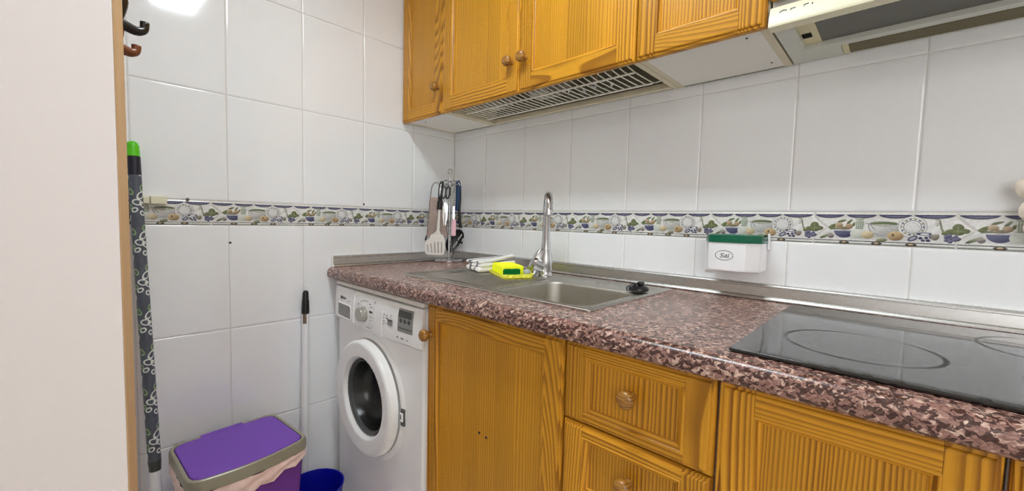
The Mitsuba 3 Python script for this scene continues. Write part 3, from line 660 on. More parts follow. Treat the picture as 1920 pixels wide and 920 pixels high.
pth = curve(sp, 60)
put('spout', tube(pth, np.interp(np.linspace(0, 1, 60), [0, 0.02, 0.06, 0.5, 1], [0.0165, 0.0155, 0.0140, 0.0132, 0.0138]), 24), 'chrome', 40, parent=tp)
put('aerator', lathe([(0.0, 0.0), (0.0125, 0.0), (0.0155, 0.001), (0.0160, 0.006), (0.0160, 0.018), (0.0138, 0.021)], 24, tq(0.1115, 0, 0.214), (0, 0, 1)), 'chrome', 40, parent=tp)
tag(tp, 'chrome mixer tap with a tall curved spout behind the sink', 'tap')

# ------------------------------------------------------------------ towel, tray, sponge
tw_ = thing('dish_towel')
tx = np.array([0.97, -0.243, 0.0]); ty = np.array([0.243, 0.97, 0.0]); tO = np.array([0.375, -0.236, 0.9050])
def layer(L, W, z0, t, seed, dx=0.0, dy=0.0, rise=0.0):
    """One folded thickness of cloth: rounded edges all round, slightly uneven; the rear right corner may rise."""
    n, V = 30, []
    q = np.linspace(0, 2 * np.pi, 20, endpoint=False); cs = np.sign(np.cos(q)) * np.abs(np.cos(q)) ** 0.16; sn_ = np.sign(np.sin(q)) * np.abs(np.sin(q)) ** 0.75
    for i, a in enumerate(np.linspace(0, 1, n)):
        e = min(1.0, math.sin(min(1.0, a / 0.07) * math.pi / 2), math.sin(min(1.0, (1 - a) / 0.07) * math.pi / 2)) ** 0.5
        x = a * L + dx + 0.003 * np.sin(q * 2 + seed)
        y = W / 2 + cs * W / 2 * (0.97 + 0.03 * e) + dy + 0.004 * math.sin(6 * a + seed)
        z = z0 + t / 2 + t / 2 * sn_ * max(e, 0.1) * (1 + 0.15 * math.sin(8 * a + 2 * seed))
        z = z + np.clip(y / W, 0, 1) ** 1.6 * (0.35 + 0.65 * a) * rise + np.maximum(0, 0.0022 * np.sin(y * 85 + 5 * a + seed)) * (sn_ > 0)
        V.append(tO + np.outer(x, tx) + np.outer(y, ty) + np.c_[0 * q, 0 * q, z])
    return loft(V, True, True)
def f_towel(p, n, uv):
    s = (p.x - 0.375) * float(tx[0]) + (p.y + 0.236) * float(tx[1]) + 0.006 * (noise(p.y * 30.0, p.z * 50.0) - 0.5)
    k = smoothstep(0.024, 0.026, s) * (1.0 - smoothstep(0.043, 0.045, s)) + smoothstep(0.078, 0.080, s) * (1.0 - smoothstep(0.088, 0.090, s))
    return mix((0.80, 0.79, 0.76), (0.17, 0.17, 0.20), dr.clip(k, 0, 1)) * (0.9 + 0.2 * noise(p.x * 900.0, p.y * 900.0, p.z * 900.0))
mat('towel_striped', (0, 0, 0), rough=0.95, spec=0.08, tex=mikit.proc(f_towel))
put('lower_fold', layer(0.112, 0.150, 0.0, 0.0165, 0.3), 'towel_striped', True, parent=tw_)
put('middle_fold', layer(0.108, 0.150, 0.0150, 0.0125, 1.9, 0.004, 0.006, 0.010), 'towel_striped', True, parent=tw_)
put('upper_fold', layer(0.104, 0.160, 0.0270, 0.0105, 3.2, -0.004, 0.004, 0.024), 'towel_striped', True, parent=tw_)
tag(tw_, 'folded white dish towel with grey stripes on the draining board behind the yellow sponge', 'towel')

tr = thing('sponge_tray')
e1 = np.array([0.880, -0.475, 0]); e2 = np.array([0.475, 0.880, 0]); o = np.array([0.484, -0.214, zl + 0.0015]); TL, TB = 0.180, 0.112
base = extrude(Polygon(rrect(0, TL, 0, TB, 0.02, 5)), 0.003)
walls = []
n = 120; rl = np.array([Polygon(rrect(0, TL, 0, TB, 0.02, 5)).exterior.interpolate(t, normalized=True).coords[0] for t in np.linspace(0, 1, n, endpoint=False)])
ctr = np.array([TL / 2, TB / 2]); nrm = (rl - ctr) / np.linalg.norm(rl - ctr, axis=1, keepdims=True); wv = 0.0011 * np.sin(np.arange(n) * 2 * np.pi * 30 / n)
L = lambda off, z: lift(rl + nrm * (off + wv)[:, None], z)
walls = loft([L(-0.001, 0.001), L(0.002, 0.004), L(0.0045, 0.0105), L(0.0052, 0.0125), L(0.0035, 0.0128), L(0.0015, 0.0105), L(-0.002, 0.003)])
put('dish', frame(base, o, e1, e2, (0, 0, 1)), 'tray_yellow', parent=tr); put('rim', frame(walls, o, e1, e2, (0, 0, 1)), 'tray_yellow', 60, parent=tr)
tag(tr, 'shallow yellow plastic tray with a rippled rim, holding the sponge beside the tap', 'tray')
sp_ = thing('sponge')
def puffy(x0, x1, y0, y1, z0, z1, r, seed, amp=0.0012):
    m = box(x0, x1, y0, y1, z0, z1, r); m = m.subdivide_to_size(0.006)
    nn = meshkit.fbm(np.asarray(m.vertices) * 70 + seed) if hasattr(meshkit, 'fbm') else 0
    m.vertices = m.vertices + m.vertex_normals * (np.asarray(nn).reshape(-1, 1) - 0.5) * 2 * amp
    return m
put('foam', frame(puffy(0.010, 0.138, 0.009, 0.092, 0.0045, 0.037, 0.007, 3), o, e1, e2, (0, 0, 1)), 'sponge_yellow', 30, parent=sp_)
put('scouring_pad', frame(puffy(0.1385, 0.152, 0.012, 0.074, 0.0045, 0.0265, 0.005, 9, 0.0016), o, e1, e2, (0, 0, 1)), 'scourer_green', 30, parent=sp_)
tag(sp_, 'bright yellow sponge with a dark green scouring pad, lying in the yellow tray', 'sponge')
sc = thing('scourer')
bl = trimesh.creation.icosphere(3, 1.0); nv = np.asarray(bl.vertices)
bl.vertices = nv * np.array([0.014, 0.013, 0.0115]) * (1 + 0.18 * (np.asarray(meshkit.fbm(nv * 5.0)) - 0.5)[:, None]); bl.apply_translation((0.158, 0.094, 0.0165))
put(sc, frame(bl, o, e1, e2, (0, 0, 1)), 'scourer_grey', 40)
tag(sc, 'small grey metal scourer in the yellow tray, behind the green pad', 'scourer')

# ------------------------------------------------------------------ hob
hb = thing('hob')
put('glass', box(1.411, 1.991, -0.570, -0.064, ZC + 0.0012, ZC + 0.0072, 0.0014), 'hob_glass', 30, parent=hb)
put('seal', box(1.416, 1.986, -0.565, -0.069, ZC + 0.0002, ZC + 0.0014), 'black_plastic', parent=hb)
tag(hb, 'black glass hob with faint round cooking zones set on the worktop at the right', 'hob')

# ------------------------------------------------------------------ washing machine
wm = thing('washing_machine')
wx0, wx1, wy = 0.030, 0.6115, -0.583
body = box(wx0, wx1, wy, -0.03, 0.012, 0.8345, 0.012)
dcx, dcz = 0.300, 0.484
well = trimesh.creation.cylinder(0.150, 0.2, sections=64); well.apply_transform(trimesh.geometry.align_vectors([0, 0, 1], [0, 1, 0])); well.apply_translation((dcx, wy, dcz))
body = unman(man(trimesh.Trimesh(body.vertices, body.faces)) - man(well))
put('body', body, 'appliance_white', 25, parent=wm)
put('top_lid', box(wx0 + 0.001, wx1 - 0.001, wy - 0.008, -0.03, 0.836, 0.8545, 0.006), 'lid_cream', 30, parent=wm)
# control panel: bulging section, split into drawer, dial field and display field
def bulge(x): t = (x - wx0) / (wx1 - wx0); return 0.010 + 0.016 * math.sin(math.pi * min(1, max(0, t))) ** 0.7
def panel(xa, xb, z0, z1, nx=12):
    xs = np.linspace(xa, xb, nx); zs = [z0, z0, z0 + 0.004, z0 + 0.02, z0 + 0.07, z1 - 0.025, z1 - 0.006, z1, z1]; hs = [0, 0.6, 0.9, 1.0, 0.95, 0.8, 0.62, 0.45, 0]
    V, n = [], 0
    for zz, h in zip(zs, hs):
        row = [(xs[0], wy, zz)] + [(x, wy - bulge(x) * h, zz) for x in xs] + [(xs[-1], wy, zz)]; V += row; n = len(row)
    f = grid_faces(len(zs), n); return trimesh.Trimesh(np.array(V), np.vstack([f[:, [0, 1, 2]], f[:, [0, 2, 3]]]), process=False)
def psurf(x, z):
    zs = [0.712, 0.716, 0.732, 0.782, 0.8075, 0.8265, 0.8325]; hs = [0.6, 0.9, 1.0, 0.95, 0.8, 0.62, 0.45]
    return wy - bulge(x) * float(np.interp(z, zs, hs))
dr_ = put('detergent_drawer', panel(wx0 + 0.002, 0.2000, 0.712, 0.8325), 'appliance_white', 30, parent=wm)
def onpanel(x0, x1, z0, z1, lift_=0.0006, n=6):
    xs = np.linspace(x0, x1, n); V = []
    for zz in np.linspace(z0, z1, 5): V += [(x, psurf(x, zz) - lift_, zz) for x in xs]
    f = grid_faces(5, n); return trimesh.Trimesh(np.array(V), np.vstack([f[:, [0, 1, 2]], f[:, [0, 2, 3]]]), process=False)
# grip: a scooped frame
gx0, gx1, gz0, gz1 = 0.066, 0.190, 0.724, 0.778
gl = rrect(gx0, gx1, gz0, gz1, 0.010, 5)
def on(l2, off): return np.array([(a, psurf(a, b) + off, b) for a, b in l2])
cgr = np.array([(gx0 + gx1) / 2, (gz0 + gz1) / 2])
put('grip', loft([on(gl, -0.0002), on(cgr + (gl - cgr) * [0.99, 0.96], -0.0030), on(cgr + (gl - cgr) * [0.965, 0.91], -0.0034), on(cgr + (gl - cgr) * [0.93, 0.82], -0.0012)], cap1=False), 'appliance_white', 50, parent=dr_)
put('recess', trimesh.Trimesh(*(lambda l: (np.vstack([l, l.mean(0)]), [(len(l), j, (j + 1) % len(l)) for j in range(len(l))]))(on(cgr + (gl - cgr) * [0.94, 0.84], -0.0011)), process=False), 'grey_plastic', parent=dr_)
cp = put('control_panel', panel(0.2035, wx1 - 0.001, 0.712, 0.8325, 24), 'appliance_white', 30, parent=wm)
put('ridge', tube([(0.2095, psurf(0.2095, z_) - 0.001, z_) for z_ in (0.722, 0.76, 0.80, 0.826)], 0.003, 8), 'appliance_white', True, parent=cp)
put('ridge', tube([(0.4060, psurf(0.4060, z_) - 0.0003, z_) for z_ in (0.716, 0.74, 0.77, 0.800)], 0.0022, 8), 'appliance_white', True, parent=cp)
kx, kz = 0.289, 0.7675; ky = psurf(kx, kz)
put('dial', lathe([(0.027, 0.0), (0.027, 0.004), (0.0245, 0.006), (0.0235, 0.020), (0.0225, 0.0225), (0.0150, 0.0235), (0.0, 0.0232)], 40, (kx, ky + 0.002, kz), (0, -1, 0.05)), 'silver_plastic', 35, parent=cp)
dp = put('display', onpanel(0.497, 0.571, 0.752, 0.822, 0.0012, 6), 'grey_plastic', True, parent=cp)
put('screen', onpanel(0.500, 0.564, 0.796, 0.816, 0.0020), 'grey_dark_plastic', True, parent=dp)
for i in range(3): put('key', lathe([(0.0, 0.0016), (0.006, 0.0014), (0.0075, 0.0)], 14, (0.512 + 0.020 * i, psurf(0.512 + 0.020 * i, 0.786) - 0.0008, 0.786), (0, -1, 0)), 'grey_dark_plastic', 30, parent=dp)
put('line', onpanel(0.500, 0.566, 0.7625, 0.7650, 0.0020), 'grey_dark_plastic', True, parent=dp)
bt = put('button', onpanel(0.4440, 0.4700, 0.760, 0.779, 0.0022), 'grey_plastic', True, parent=cp); put('line', onpanel(0.4440, 0.4700, 0.7745, 0.779, 0.0028), 'grey_dark_plastic', True, parent=bt)
mk = []
for x, z_, w, h in ((0.246, 0.796, 0.010, 0.003), (0.262, 0.806, 0.009, 0.0025), (0.276, 0.811, 0.010, 0.0025), (0.291, 0.813, 0.008, 0.003), (0.306, 0.812, 0.010, 0.0025), (0.327, 0.806, 0.012, 0.003), (0.335, 0.797, 0.012, 0.0025), (0.337, 0.766, 0.012, 0.0025), (0.336, 0.753, 0.013, 0.0025), (0.240, 0.760, 0.009, 0.0025), (0.241, 0.749, 0.010, 0.003), (0.242, 0.738, 0.009, 0.0025), (0.355, 0.818, 0.012, 0.002), (0.355, 0.813, 0.010, 0.002), (0.325, 0.727, 0.030, 0.0022), (0.420, 0.789, 0.005, 0.004), (0.420, 0.779, 0.005, 0.004), (0.420, 0.769, 0.005, 0.004), (0.420, 0.759, 0.005, 0.003), (0.436, 0.788, 0.009, 0.0022), (0.437, 0.7795, 0.010, 0.004), (0.459, 0.792, 0.004, 0.004), (0.458, 0.786, 0.006, 0.0018), (0.497, 0.733, 0.009, 0.004), (0.521, 0.732, 0.015, 0.0045), (0.545, 0.731, 0.010, 0.0025), (0.432, 0.763, 0.010, 0.0015), (0.165, 0.791, 0.016, 0.002)):
    mk.append(onpanel(x - w / 2, x + w / 2, z_ - h / 2, z_ + h / 2, 0.0007, 3))
put('print', cat(*mk), 'mark_line', parent=cp); tag(cp + '__print', kind='stuff')
ln = [onpanel(0.3525, 0.3533, 0.750, 0.808, 0.0007, 2), onpanel(0.4108, 0.4114, 0.744, 0.795, 0.0007, 2), onpanel(0.320, 0.356, 0.7415, 0.7421, 0.0007, 3), onpanel(0.315, 0.356, 0.7345, 0.7351, 0.0007, 3)]
put('rule', cat(*ln), 'mark_line', parent=cp); put('dark_key', onpanel(0.327, 0.347, 0.779, 0.785, 0.0009), 'mark_dark', parent=cp)
lg = meshkit.text_mesh('Balay', 0.0095, 0.0005, bold=True); lg.apply_transform(trimesh.transformations.shear_matrix(0.25, [0, 1, 0], [1, 0, 0], [0, 0, 0]) if False else np.eye(4))
lg = frame(lg, (0.107, psurf(0.12, 0.797) - 0.0009, 0.793), **FRONT)
dot = lathe([(0.0, 0.001), (0.0062, 0.001), (0.0062, 0.0)], 20, (0.0975, psurf(0.0975, 0.797) - 0.0012, 0.797), (0, -1, 0))
put('logo', cat(lg, dot), 'mark_grey', parent=dr_)
# porthole
raised = lathe([(0.215, 0.0), (0.212, 0.003), (0.203, 0.006), (0.196, 0.006), (0.19, 0.0), (0.150, -0.004), (0.148, -0.02)], 72, (dcx, wy - 0.0003, dcz), (0, -1, 0))
put('front_ring', raised, 'appliance_white', 40, parent=wm)
pd = put('porthole_door', lathe([(0.150, 0.010), (0.1915, 0.010), (0.1940, 0.013), (0.1930, 0.032), (0.1905, 0.038), (0.186, 0.0415), (0.180, 0.0425), (0.1430, 0.0395), (0.1390, 0.0380), (0.1365, 0.0350), (0.1275, 0.0150), (0.1262, 0.010)], 96, (dcx, wy - 0.001, dcz), (0, -1, 0)), 'appliance_white', 35, parent=wm)
arc = np.radians(np.linspace(-52, 23, 24))
hd = loft([np.array([(dcx + r * math.cos(q), wy - 0.001 - h, dcz + r * math.sin(q)) for r, h in ((0.158, 0.0395), (0.160, 0.0432), (0.180, 0.0448), (0.1885, 0.0425), (0.1940, 0.0380), (0.1960, 0.030), (0.1955, 0.014), (0.188, 0.016), (0.180, 0.036))]) for q in arc], True, True)
put('handle', hd, 'appliance_white', 35, parent=pd)
glass = lathe([(0.1255, 0.020), (0.122, 0.012), (0.112, -0.020), (0.100, -0.045), (0.080, -0.060), (0.040, -0.068), (0.0, -0.070)], 64, (dcx, wy - 0.001, dcz), (0, -1, 0))
mat('smoked_glass', (30, 32, 31), rough=0.22, spec=0.5)
put('window', glass, 'smoked_glass', 40, parent=pd)
put('window_ring', lathe([(0.1262, 0.026), (0.124, 0.021), (0.1190, 0.018), (0.1175, 0.012)], 64, (dcx, wy - 0.001, dcz), (0, -1, 0)), 'gasket_grey', 40, parent=pd)
lt = put('latch', cat(box(dcx + 0.196, dcx + 0.214, wy - 0.009, wy, dcz - 0.035, dcz + 0.020, 0.003)), 'gasket_grey', 30, parent=wm)
put('catch', cat(box(dcx + 0.200, dcx + 0.212, wy - 0.013, wy - 0.007, dcz + 0.004, dcz + 0.008), box(dcx + 0.208, dcx + 0.212, wy - 0.013, wy - 0.007, dcz - 0.016, dcz + 0.008), box(dcx + 0.200, dcx + 0.212, wy - 0.013, wy - 0.007, dcz - 0.018, dcz - 0.014)), 'appliance_white', parent=lt)
for sx in (wx0 + 0.04, wx1 - 0.04):
    for sy in (wy + 0.05, -0.08): put('foot', lathe([(0.0, 0.0), (0.02, 0.0), (0.02, 0.008), (0.008, 0.013), (0.0, 0.013)], 16, (sx, sy, 0.0005), (0, 0, 1)), 'black_plastic', parent=wm)
tag(wm, 'white front-loading washing machine under the left end of the worktop', 'washing machine')

# ------------------------------------------------------------------ wall units
ZU, YU, ZTOP = 1.508, -0.274, 2.16                                  # underside, rear plane of the upper fronts, top
def wall_unit(x0, x1, bottom=True, zb=ZU):
    k = thing('wall_cabinet')
    t = 0.017
    sides = [box(x0 + 0.0005, x0 + t, YU + 0.0015, -0.0045, zb, ZTOP), box(x1 - t, x1 - 0.0005, YU + 0.0015, -0.0045, zb, ZTOP)]
    put('side_panel', sides[0], 'carcass_edge', parent=k); put('side_panel', sides[1], 'carcass_edge', parent=k)
    put('back_panel', box(x0 + t, x1 - t, -0.012, -0.0045, zb + (0.0 if bottom else 0.02), ZTOP), 'cabinet_inside', parent=k)
    put('top_panel', box(x0 + t, x1 - t, YU + 0.0015, -0.012, ZTOP - 0.017, ZTOP), 'cabinet_inside', parent=k)
    if bottom:
        b = put('bottom_panel', box(x0 + t, x1 - t, YU + 0.0015, -0.012, zb + 0.0004, zb + 0.016), 'carcass_white', parent=k)
    return k
def screw(parent, x, y, z=ZU): put('screw', lathe([(0.0, 0.0012), (0.0022, 0.0010), (0.0028, 0.0)], 10, (x, y, z), (0, 0, -1)), 'mark_dark', parent=parent)
u1 = wall_unit(0.0045, 0.2865); screw(u1, 0.085, -0.225)
wood_front(u1 + '__door', 0.0050, 0.2860, ZU - 0.004, ZTOP, YU, 0.046, 0.046, 0.044, 0.05, (0.2655, 1.602, 0.0200), 'staved', cs=[0.05, 0.0, 0.02, 0.1])
tag(u1, 'narrow pine wall cabinet in the corner, leftmost of the upper row', 'cabinet')
u2 = wall_unit(0.2875, 1.0845, bottom=False)
put('shelf', box(0.306, 1.066, YU + 0.004, -0.013, 1.80, 1.816), 'cabinet_inside', parent=u2)
put('back_rail', box(0.306, 1.066, -0.030, -0.0125, ZU, ZU + 0.016), 'carcass_edge', parent=u2)
screw(u2, 0.318, -0.262); screw(u2, 1.045, -0.038, ZU)
wood_front(u2 + '__door', 0.2885, 0.6855, ZU - 0.004, ZTOP, YU, 0.050, 0.050, 0.050, 0.05, (0.6560, 1.602, 0.0200), 'staved', cs=[0.0, 0.14, 0.03, 0.1])
wood_front(u2 + '__door', 0.6885, 1.0830, ZU - 0.004, ZTOP, YU, 0.050, 0.050, 0.050, 0.05, (0.7150, 1.602, 0.0200), 'staved', cs=[0.15, 0.02, -0.01, 0.1])
tag(u2, 'wide pine wall cabinet with two doors above the sink, open below over a dish rack', 'cabinet')
u3 = wall_unit(1.0850, 1.3715); screw(u3, 1.325, -0.245); screw(u3, 1.335, -0.055)
wood_front(u3 + '__door', 1.0865, 1.3700, ZU - 0.004, ZTOP, YU, 0.050, 0.050, 0.048, 0.05, None, 'lines', cs=[0.15, 0.20, 0.02, 0.1])
tag(u3, 'pine wall cabinet with one door between the dish rack cabinet and the cooker hood', 'cabinet')
u4 = wall_unit(1.3755, 1.9720, zb=1.566)
wood_front(u4 + '__door', 1.3765, 1.9710, 1.556, ZTOP, YU, 0.050, 0.050, 0.048, 0.05, None, 'lines')
tag(u4, 'pine wall cabinet above the cooker hood, only its lower corner showing at the top edge', 'cabinet')

# dish rack in the open bottom of u2
rk = thing('dish_rack')
yfr, ybr, zrk = -0.196, -0.082, ZU + 0.0045
wire = mikit.ply(tube(curve([(0, -0.255, 1.598), (0, -0.256, 1.545), (0, -0.247, 1.524), (0, yfr, zrk + 0.004), (0, (yfr + ybr) / 2, zrk + 0.003), (0, ybr, zrk + 0.004), (0, ybr + 0.022, zrk + 0.008)], 26), 0.0021, 6), 'wire_white', True)
for i in range(31): put('wire', wire, None, tw=T().translate([0.334 + 0.0233 * i, 0, 0]), parent=rk)
put('rail', tube([(0.322, yfr, zrk), (1.036, yfr, zrk)], 0.0030, 8), 'wire_white', 40, parent=rk)
put('rail', tube([(0.322, ybr, zrk), (1.036, ybr, zrk)], 0.0030, 8), 'wire_white', 40, parent=rk)
put('hanger', tube(curve([(0.3065, -0.256, 1.597), (0.6, -0.256, 1.597), (1.0655, -0.256, 1.597)], 8), 0.003, 8), 'wire_white', 40, parent=rk)
for x in (0.3068, 1.0652):
    s = 1 if x < 0.5 else -1
    put('hanger', tube(curve([(x, ybr + 0.004, zrk + 0.004), (x + s * 0.012, ybr, zrk + 0.001), (x + s * 0.02, ybr, zrk)], 8), 0.0022, 8), 'wire_white', 40, parent=rk)
tag(rk, 'white wire dish rack seen from below inside the open bottom of the upper cabinet', 'dish rack')
def plate(x, r, lean, label):
    k = thing('plate')
    m = lathe([(0.0, 0.0), (0.35 * r, 0.0), (0.55 * r, 0.004), (0.9 * r, 0.013), (r, 0.016), (0.99 * r, 0.018), (0.88 * r, 0.0155), (0.54 * r, 0.0065), (0.34 * r, 0.003), (0.0, 0.003)], 40)
    m.apply_transform(trimesh.transformations.rotation_matrix(math.radians(90 - lean), [0, 1, 0])); m.apply_translation((x, -0.145, zrk + 0.0075 + r * math.cos(math.radians(lean))))
    put(k, m, 'porcelain', 40); tag(k, label, 'plate', 'plates in the dish rack'); return k
for i, x in enumerate((0.375, 0.398, 0.421)): plate(x, 0.105, 12, 'white plate standing on edge in the dish rack, %s from the left' % ('first', 'second', 'third')[i])
for i, x in enumerate((0.606, 0.630, 0.654, 0.677)): plate(x, 0.100, 12, 'white plate standing on edge in the dish rack, %s from the left' % ('fourth', 'fifth', 'sixth', 'seventh')[i])
for i, x in enumerate((0.80, 0.90)):
    k = thing('drinking_glass'); m = lathe([(0.0, 0.003), (0.024, 0.003), (0.031, 0.095), (0.034, 0.095), (0.0265, 0.0), (0.0, 0.0)], 32); m.apply_transform(trimesh.transformations.rotation_matrix(math.pi, [1, 0, 0])); m.apply_translation((x, -0.14, zrk + 0.103))
    put(k, m, 'clear_acrylic', 40); tag(k, 'clear drinking glass upside down in the dish rack, ' + ('left of the pair' if i == 0 else 'right of the pair'), 'glass')

# ------------------------------------------------------------------ cooker hood
hd_ = thing('cooker_hood')
hx0, hx1, hz = 1.3755, 1.9720, ZU
fz = 0.0
put('body', cat(box(hx0, hx1, -0.262, -0.0045, hz + 0.030, hz + 0.055), box(hx0, 1.409, -0.262, -0.0045, hz, hz + 0.030), box(1.940, hx1, -0.262, -0.0045, hz, hz + 0.030), box(1.409, 1.940, -0.095, -0.072, hz, hz + 0.030), box(1.409, 1.473, -0.072, -0.0045, hz, hz + 0.030), box(1.875, 1.940, -0.072, -0.0045, hz, hz + 0.030), box(1.473, 1.875, -0.010, -0.0045, hz, hz + 0.030), box(1.409, 1.940, -0.262, -0.256, hz + 0.012, hz + 0.030)), 'hood_frame', parent=hd_)
flp = Polygon([(-0.258, 1.500), (-0.286, 1.4965), (-0.291, 1.4985), (-0.2925, 1.503), (-0.289, 1.520), (-0.284, 1.534), (-0.280, 1.5405), (-0.272, 1.543), (-0.258, 1.543)])
fl = put('flap', frame(extrude(flp, hx1 - hx0), (hx0, 0, 0), (0, 1, 0), (0, 0, 1), (1, 0, 0)), 'cream_plastic', 35, parent=hd_)
put('filter', box(1.4420, 1.9395, -0.2545, -0.0960, hz + 0.0105, hz + 0.0125), 'filter_mesh', parent=hd_)
put('filter_clip', cat(box(1.4095, 1.4415, -0.2200, -0.0960, hz + 0.0095, hz + 0.0125), box(1.4095, 1.4415, -0.2545, -0.2205, hz + 0.0125, hz + 0.014)), 'old_plastic', parent=hd_)
put('finger_hole', box(1.4120, 1.4290, -0.165, -0.140, hz + 0.0085, hz + 0.0096), 'dark_gap', parent=hd_)
put('lamp_cover', box(1.4860, 1.8745, -0.0705, -0.0115, hz - 0.0005, hz + 0.012, 0.002), 'lamp_diffuser_off', parent=hd_)
put('lamp_cap', box(1.4735, 1.4858, -0.0705, -0.0115, hz - 0.0015, hz + 0.012, 0.002), 'old_plastic', parent=hd_)
def stroke(pts, w=0.0021): return LineString([(1.25 * a - (0.022 if a > 0.03 else 0), 1.2 * b) for a, b in pts]).buffer(w / 2)
sg = union_all([stroke([(0.006, 0.012), (0.001, 0.011), (0.0, 0.006), (0.001, 0.0)]), stroke([(0.006, 0.012), (0.009, 0.0105)]), stroke([(0.0205, 0.011), (0.015, 0.011), (0.0145, 0.0062), (0.0185, 0.0060)]), stroke([(0.0145, 0.0062), (0.0142, 0.0012), (0.0205, 0.0008)]), stroke([(0.050, 0.009), (0.049, 0.003), (0.053, 0.0002), (0.059, 0.0006), (0.0615, 0.005)]), stroke([(0.050, 0.0115), (0.055, 0.012)]), stroke([(0.060, 0.0085), (0.0605, 0.011)])])
nf = np.array([0, -0.0145, 0.0035]); nf /= np.linalg.norm(nf); upv = np.array([0, 0.0035, 0.0145]); upv /= np.linalg.norm(upv)
put('worn_mark', frame(cat(*[extrude(g, 0.0004) for g in sg.geoms]), np.array([1.3935, -0.2896, 1.5140]), (1, 0, 0), upv, np.cross((1, 0, 0), upv)), 'mark_dark', parent=fl)
tag(hd_, 'cream cooker hood with a grey filter and unlit lamp strip at the top right', 'cooker hood')

# ------------------------------------------------------------------ salt box
sb = thing('salt_box')
def plan(k=1.0, dy=0.0): return Polygon([(1.207, -0.008), (1.207, -0.045), (1.212, -0.078), (1.222, -0.094), (1.240, -0.1005), (1.305, -0.1005), (1.312, -0.099), (1.338, -0.074), (1.3405, -0.068), (1.3405, -0.008)])
def rings(poly, offs):
    out = []
    o = np.array(poly.exterior.coords)[:-1]; c = o.mean(0)
    for z_, d in offs:
        q = poly.buffer(d, join_style=2) if d else poly; a = np.array(q.exterior.coords)[:-1]
        if len(a) != len(o): a = c + (o - c) * (1 + d / 0.055)
        if Polygon(a).exterior.is_ccw != Polygon(o).exterior.is_ccw: a = a[::-1]
        j = int(np.argmin(np.linalg.norm(a - (o[0] + (o[0] - c) / np.linalg.norm(o[0] - c) * d), axis=1))); a = np.roll(a, -j, 0)
        a[:, 1] = np.minimum(a[:, 1], -0.004); out.append(lift(a, z_))
    return out
put('bin', loft(rings(plan(), [(0.976, -0.006), (0.978, -0.002), (0.983, 0.0), (1.056, 0.0)]), True, True), 'salt_white', 25, parent=sb)
put('lid', loft(rings(plan(), [(1.052, 0.0022), (1.0525, 0.0030), (1.060, 0.0032), (1.0605, 0.0012), (1.070, 0.0012), (1.0725, -0.002), (1.0735, -0.006)]), True, True), 'lid_green', 30, parent=sb)
put('wall_plate', box(1.183, 1.206, -0.006, -0.0035, 0.966, 1.058, 0.001), 'salt_white', parent=sb); put('tab', box(1.3415, 1.346, -0.016, -0.0005, 1.035, 1.078, 0.002), 'salt_white', parent=sb)
el = LineString([(1.262 + 0.0215 * math.cos(q), 1.0185 + 0.0125 * math.sin(q)) for q in np.linspace(0, 2 * np.pi, 49)]).buffer(0.0006)
ov = frame(extrude(el, 0.0005), (0, -0.1006, 0), **FRONT)
tx_ = meshkit.text_mesh('Sal', 0.0115, 0.0005); M = np.eye(4); M[0, 1] = 0.28; tx_.apply_transform(M)
tx_ = frame(tx_, (1.2505, -0.1006, 1.0125), **FRONT)
put('lettering', tx_, 'ink', parent=sb); put('oval', ov, 'ink', parent=sb)
tag(sb, 'white plastic salt box with a dark green lid marked Sal, hung on the tiled wall', 'salt box')

# ------------------------------------------------------------------ utensil rack and what hangs on it
ro = np.array([0.0925, -0.0970, ZC + 0.0004]); rr = np.array([0.610, 0.792, 0.0]); rc = np.array([0.792, -0.610, 0.0]); rz = np.array([0, 0, 1.0])
def rq(s, d, h): return ro + rr * s + rc * d + rz * h           # s: to the right, d: towards the room, h: up
PX = 0.00244
def hh(v): return (489 - v) * PX
ur = thing('utensil_rack')
put('base', lathe([(0.0, 0.0), (0.066, 0.0), (0.068, 0.003), (0.068, 0.010), (0.064, 0.014), (0.020, 0.017), (0.010, 0.021), (0.0, 0.021)], 48, ro, (0, 0, 1)), 'chrome', 35, parent=ur)
put('pole', tube([rq(0, 0, 0.018), rq(0, 0, 0.2), rq(0, 0, 0.380)], 0.0050, 14), 'chrome', 40, parent=ur)
lp = [rq(0.0 + 0.0085 * math.sin(q), 0, 0.400 + 0.022 * (1 - math.cos(q)) * 0.5 * 1.0 + 0.0) for q in np.linspace(0, 2 * np.pi, 30)]
put('loop', cat(tube(lp, 0.0022, 8), tube([rq(0, 0, 0.378), rq(0, 0, 0.401)], 0.003, 8)), 'chrome', 40, parent=ur)
ring = [rq(0.040 * math.cos(q), 0.040 * math.sin(q), 0.352) for q in np.linspace(0, 2 * np.pi, 41)]
arms = [tube(ring, 0.0022, 8)]
for q in np.radians([20, 80, 140, 200, 260, 320]):
    c_, s_ = math.cos(q), math.sin(q)
    arms.append(tube(curve([rq(0.004 * c_, 0.004 * s_, 0.362), rq(0.02 * c_, 0.02 * s_, 0.371), rq(0.04 * c_, 0.04 * s_, 0.362), rq(0.046 * c_, 0.046 * s_, 0.350), rq(0.053 * c_, 0.053 * s_, 0.348), rq(0.056 * c_, 0.056 * s_, 0.357)], 18), 0.0020, 8))
put('hook_ring', cat(*arms), 'chrome', 40, parent=ur)
put('hoop', tube(curve([rq(0.020, 0.030, 0.018), rq(0.006, 0.048, 0.10), rq(0.012, 0.050, 0.25), rq(0.020, 0.046, 0.335), rq(0.006, 0.030, 0.352)], 24), 0.0021, 8), 'chrome', 40, parent=ur)
tag(ur, 'chrome utensil carousel with a loop on top, standing in the corner of the worktop', 'utensil rack')
def upright(poly, d, t, tilt=0.0): return frame(extrude(poly, t), rq(0, d, 0), rr, rz + rc * 0, -np.cross(rz, rr) if False else rc)
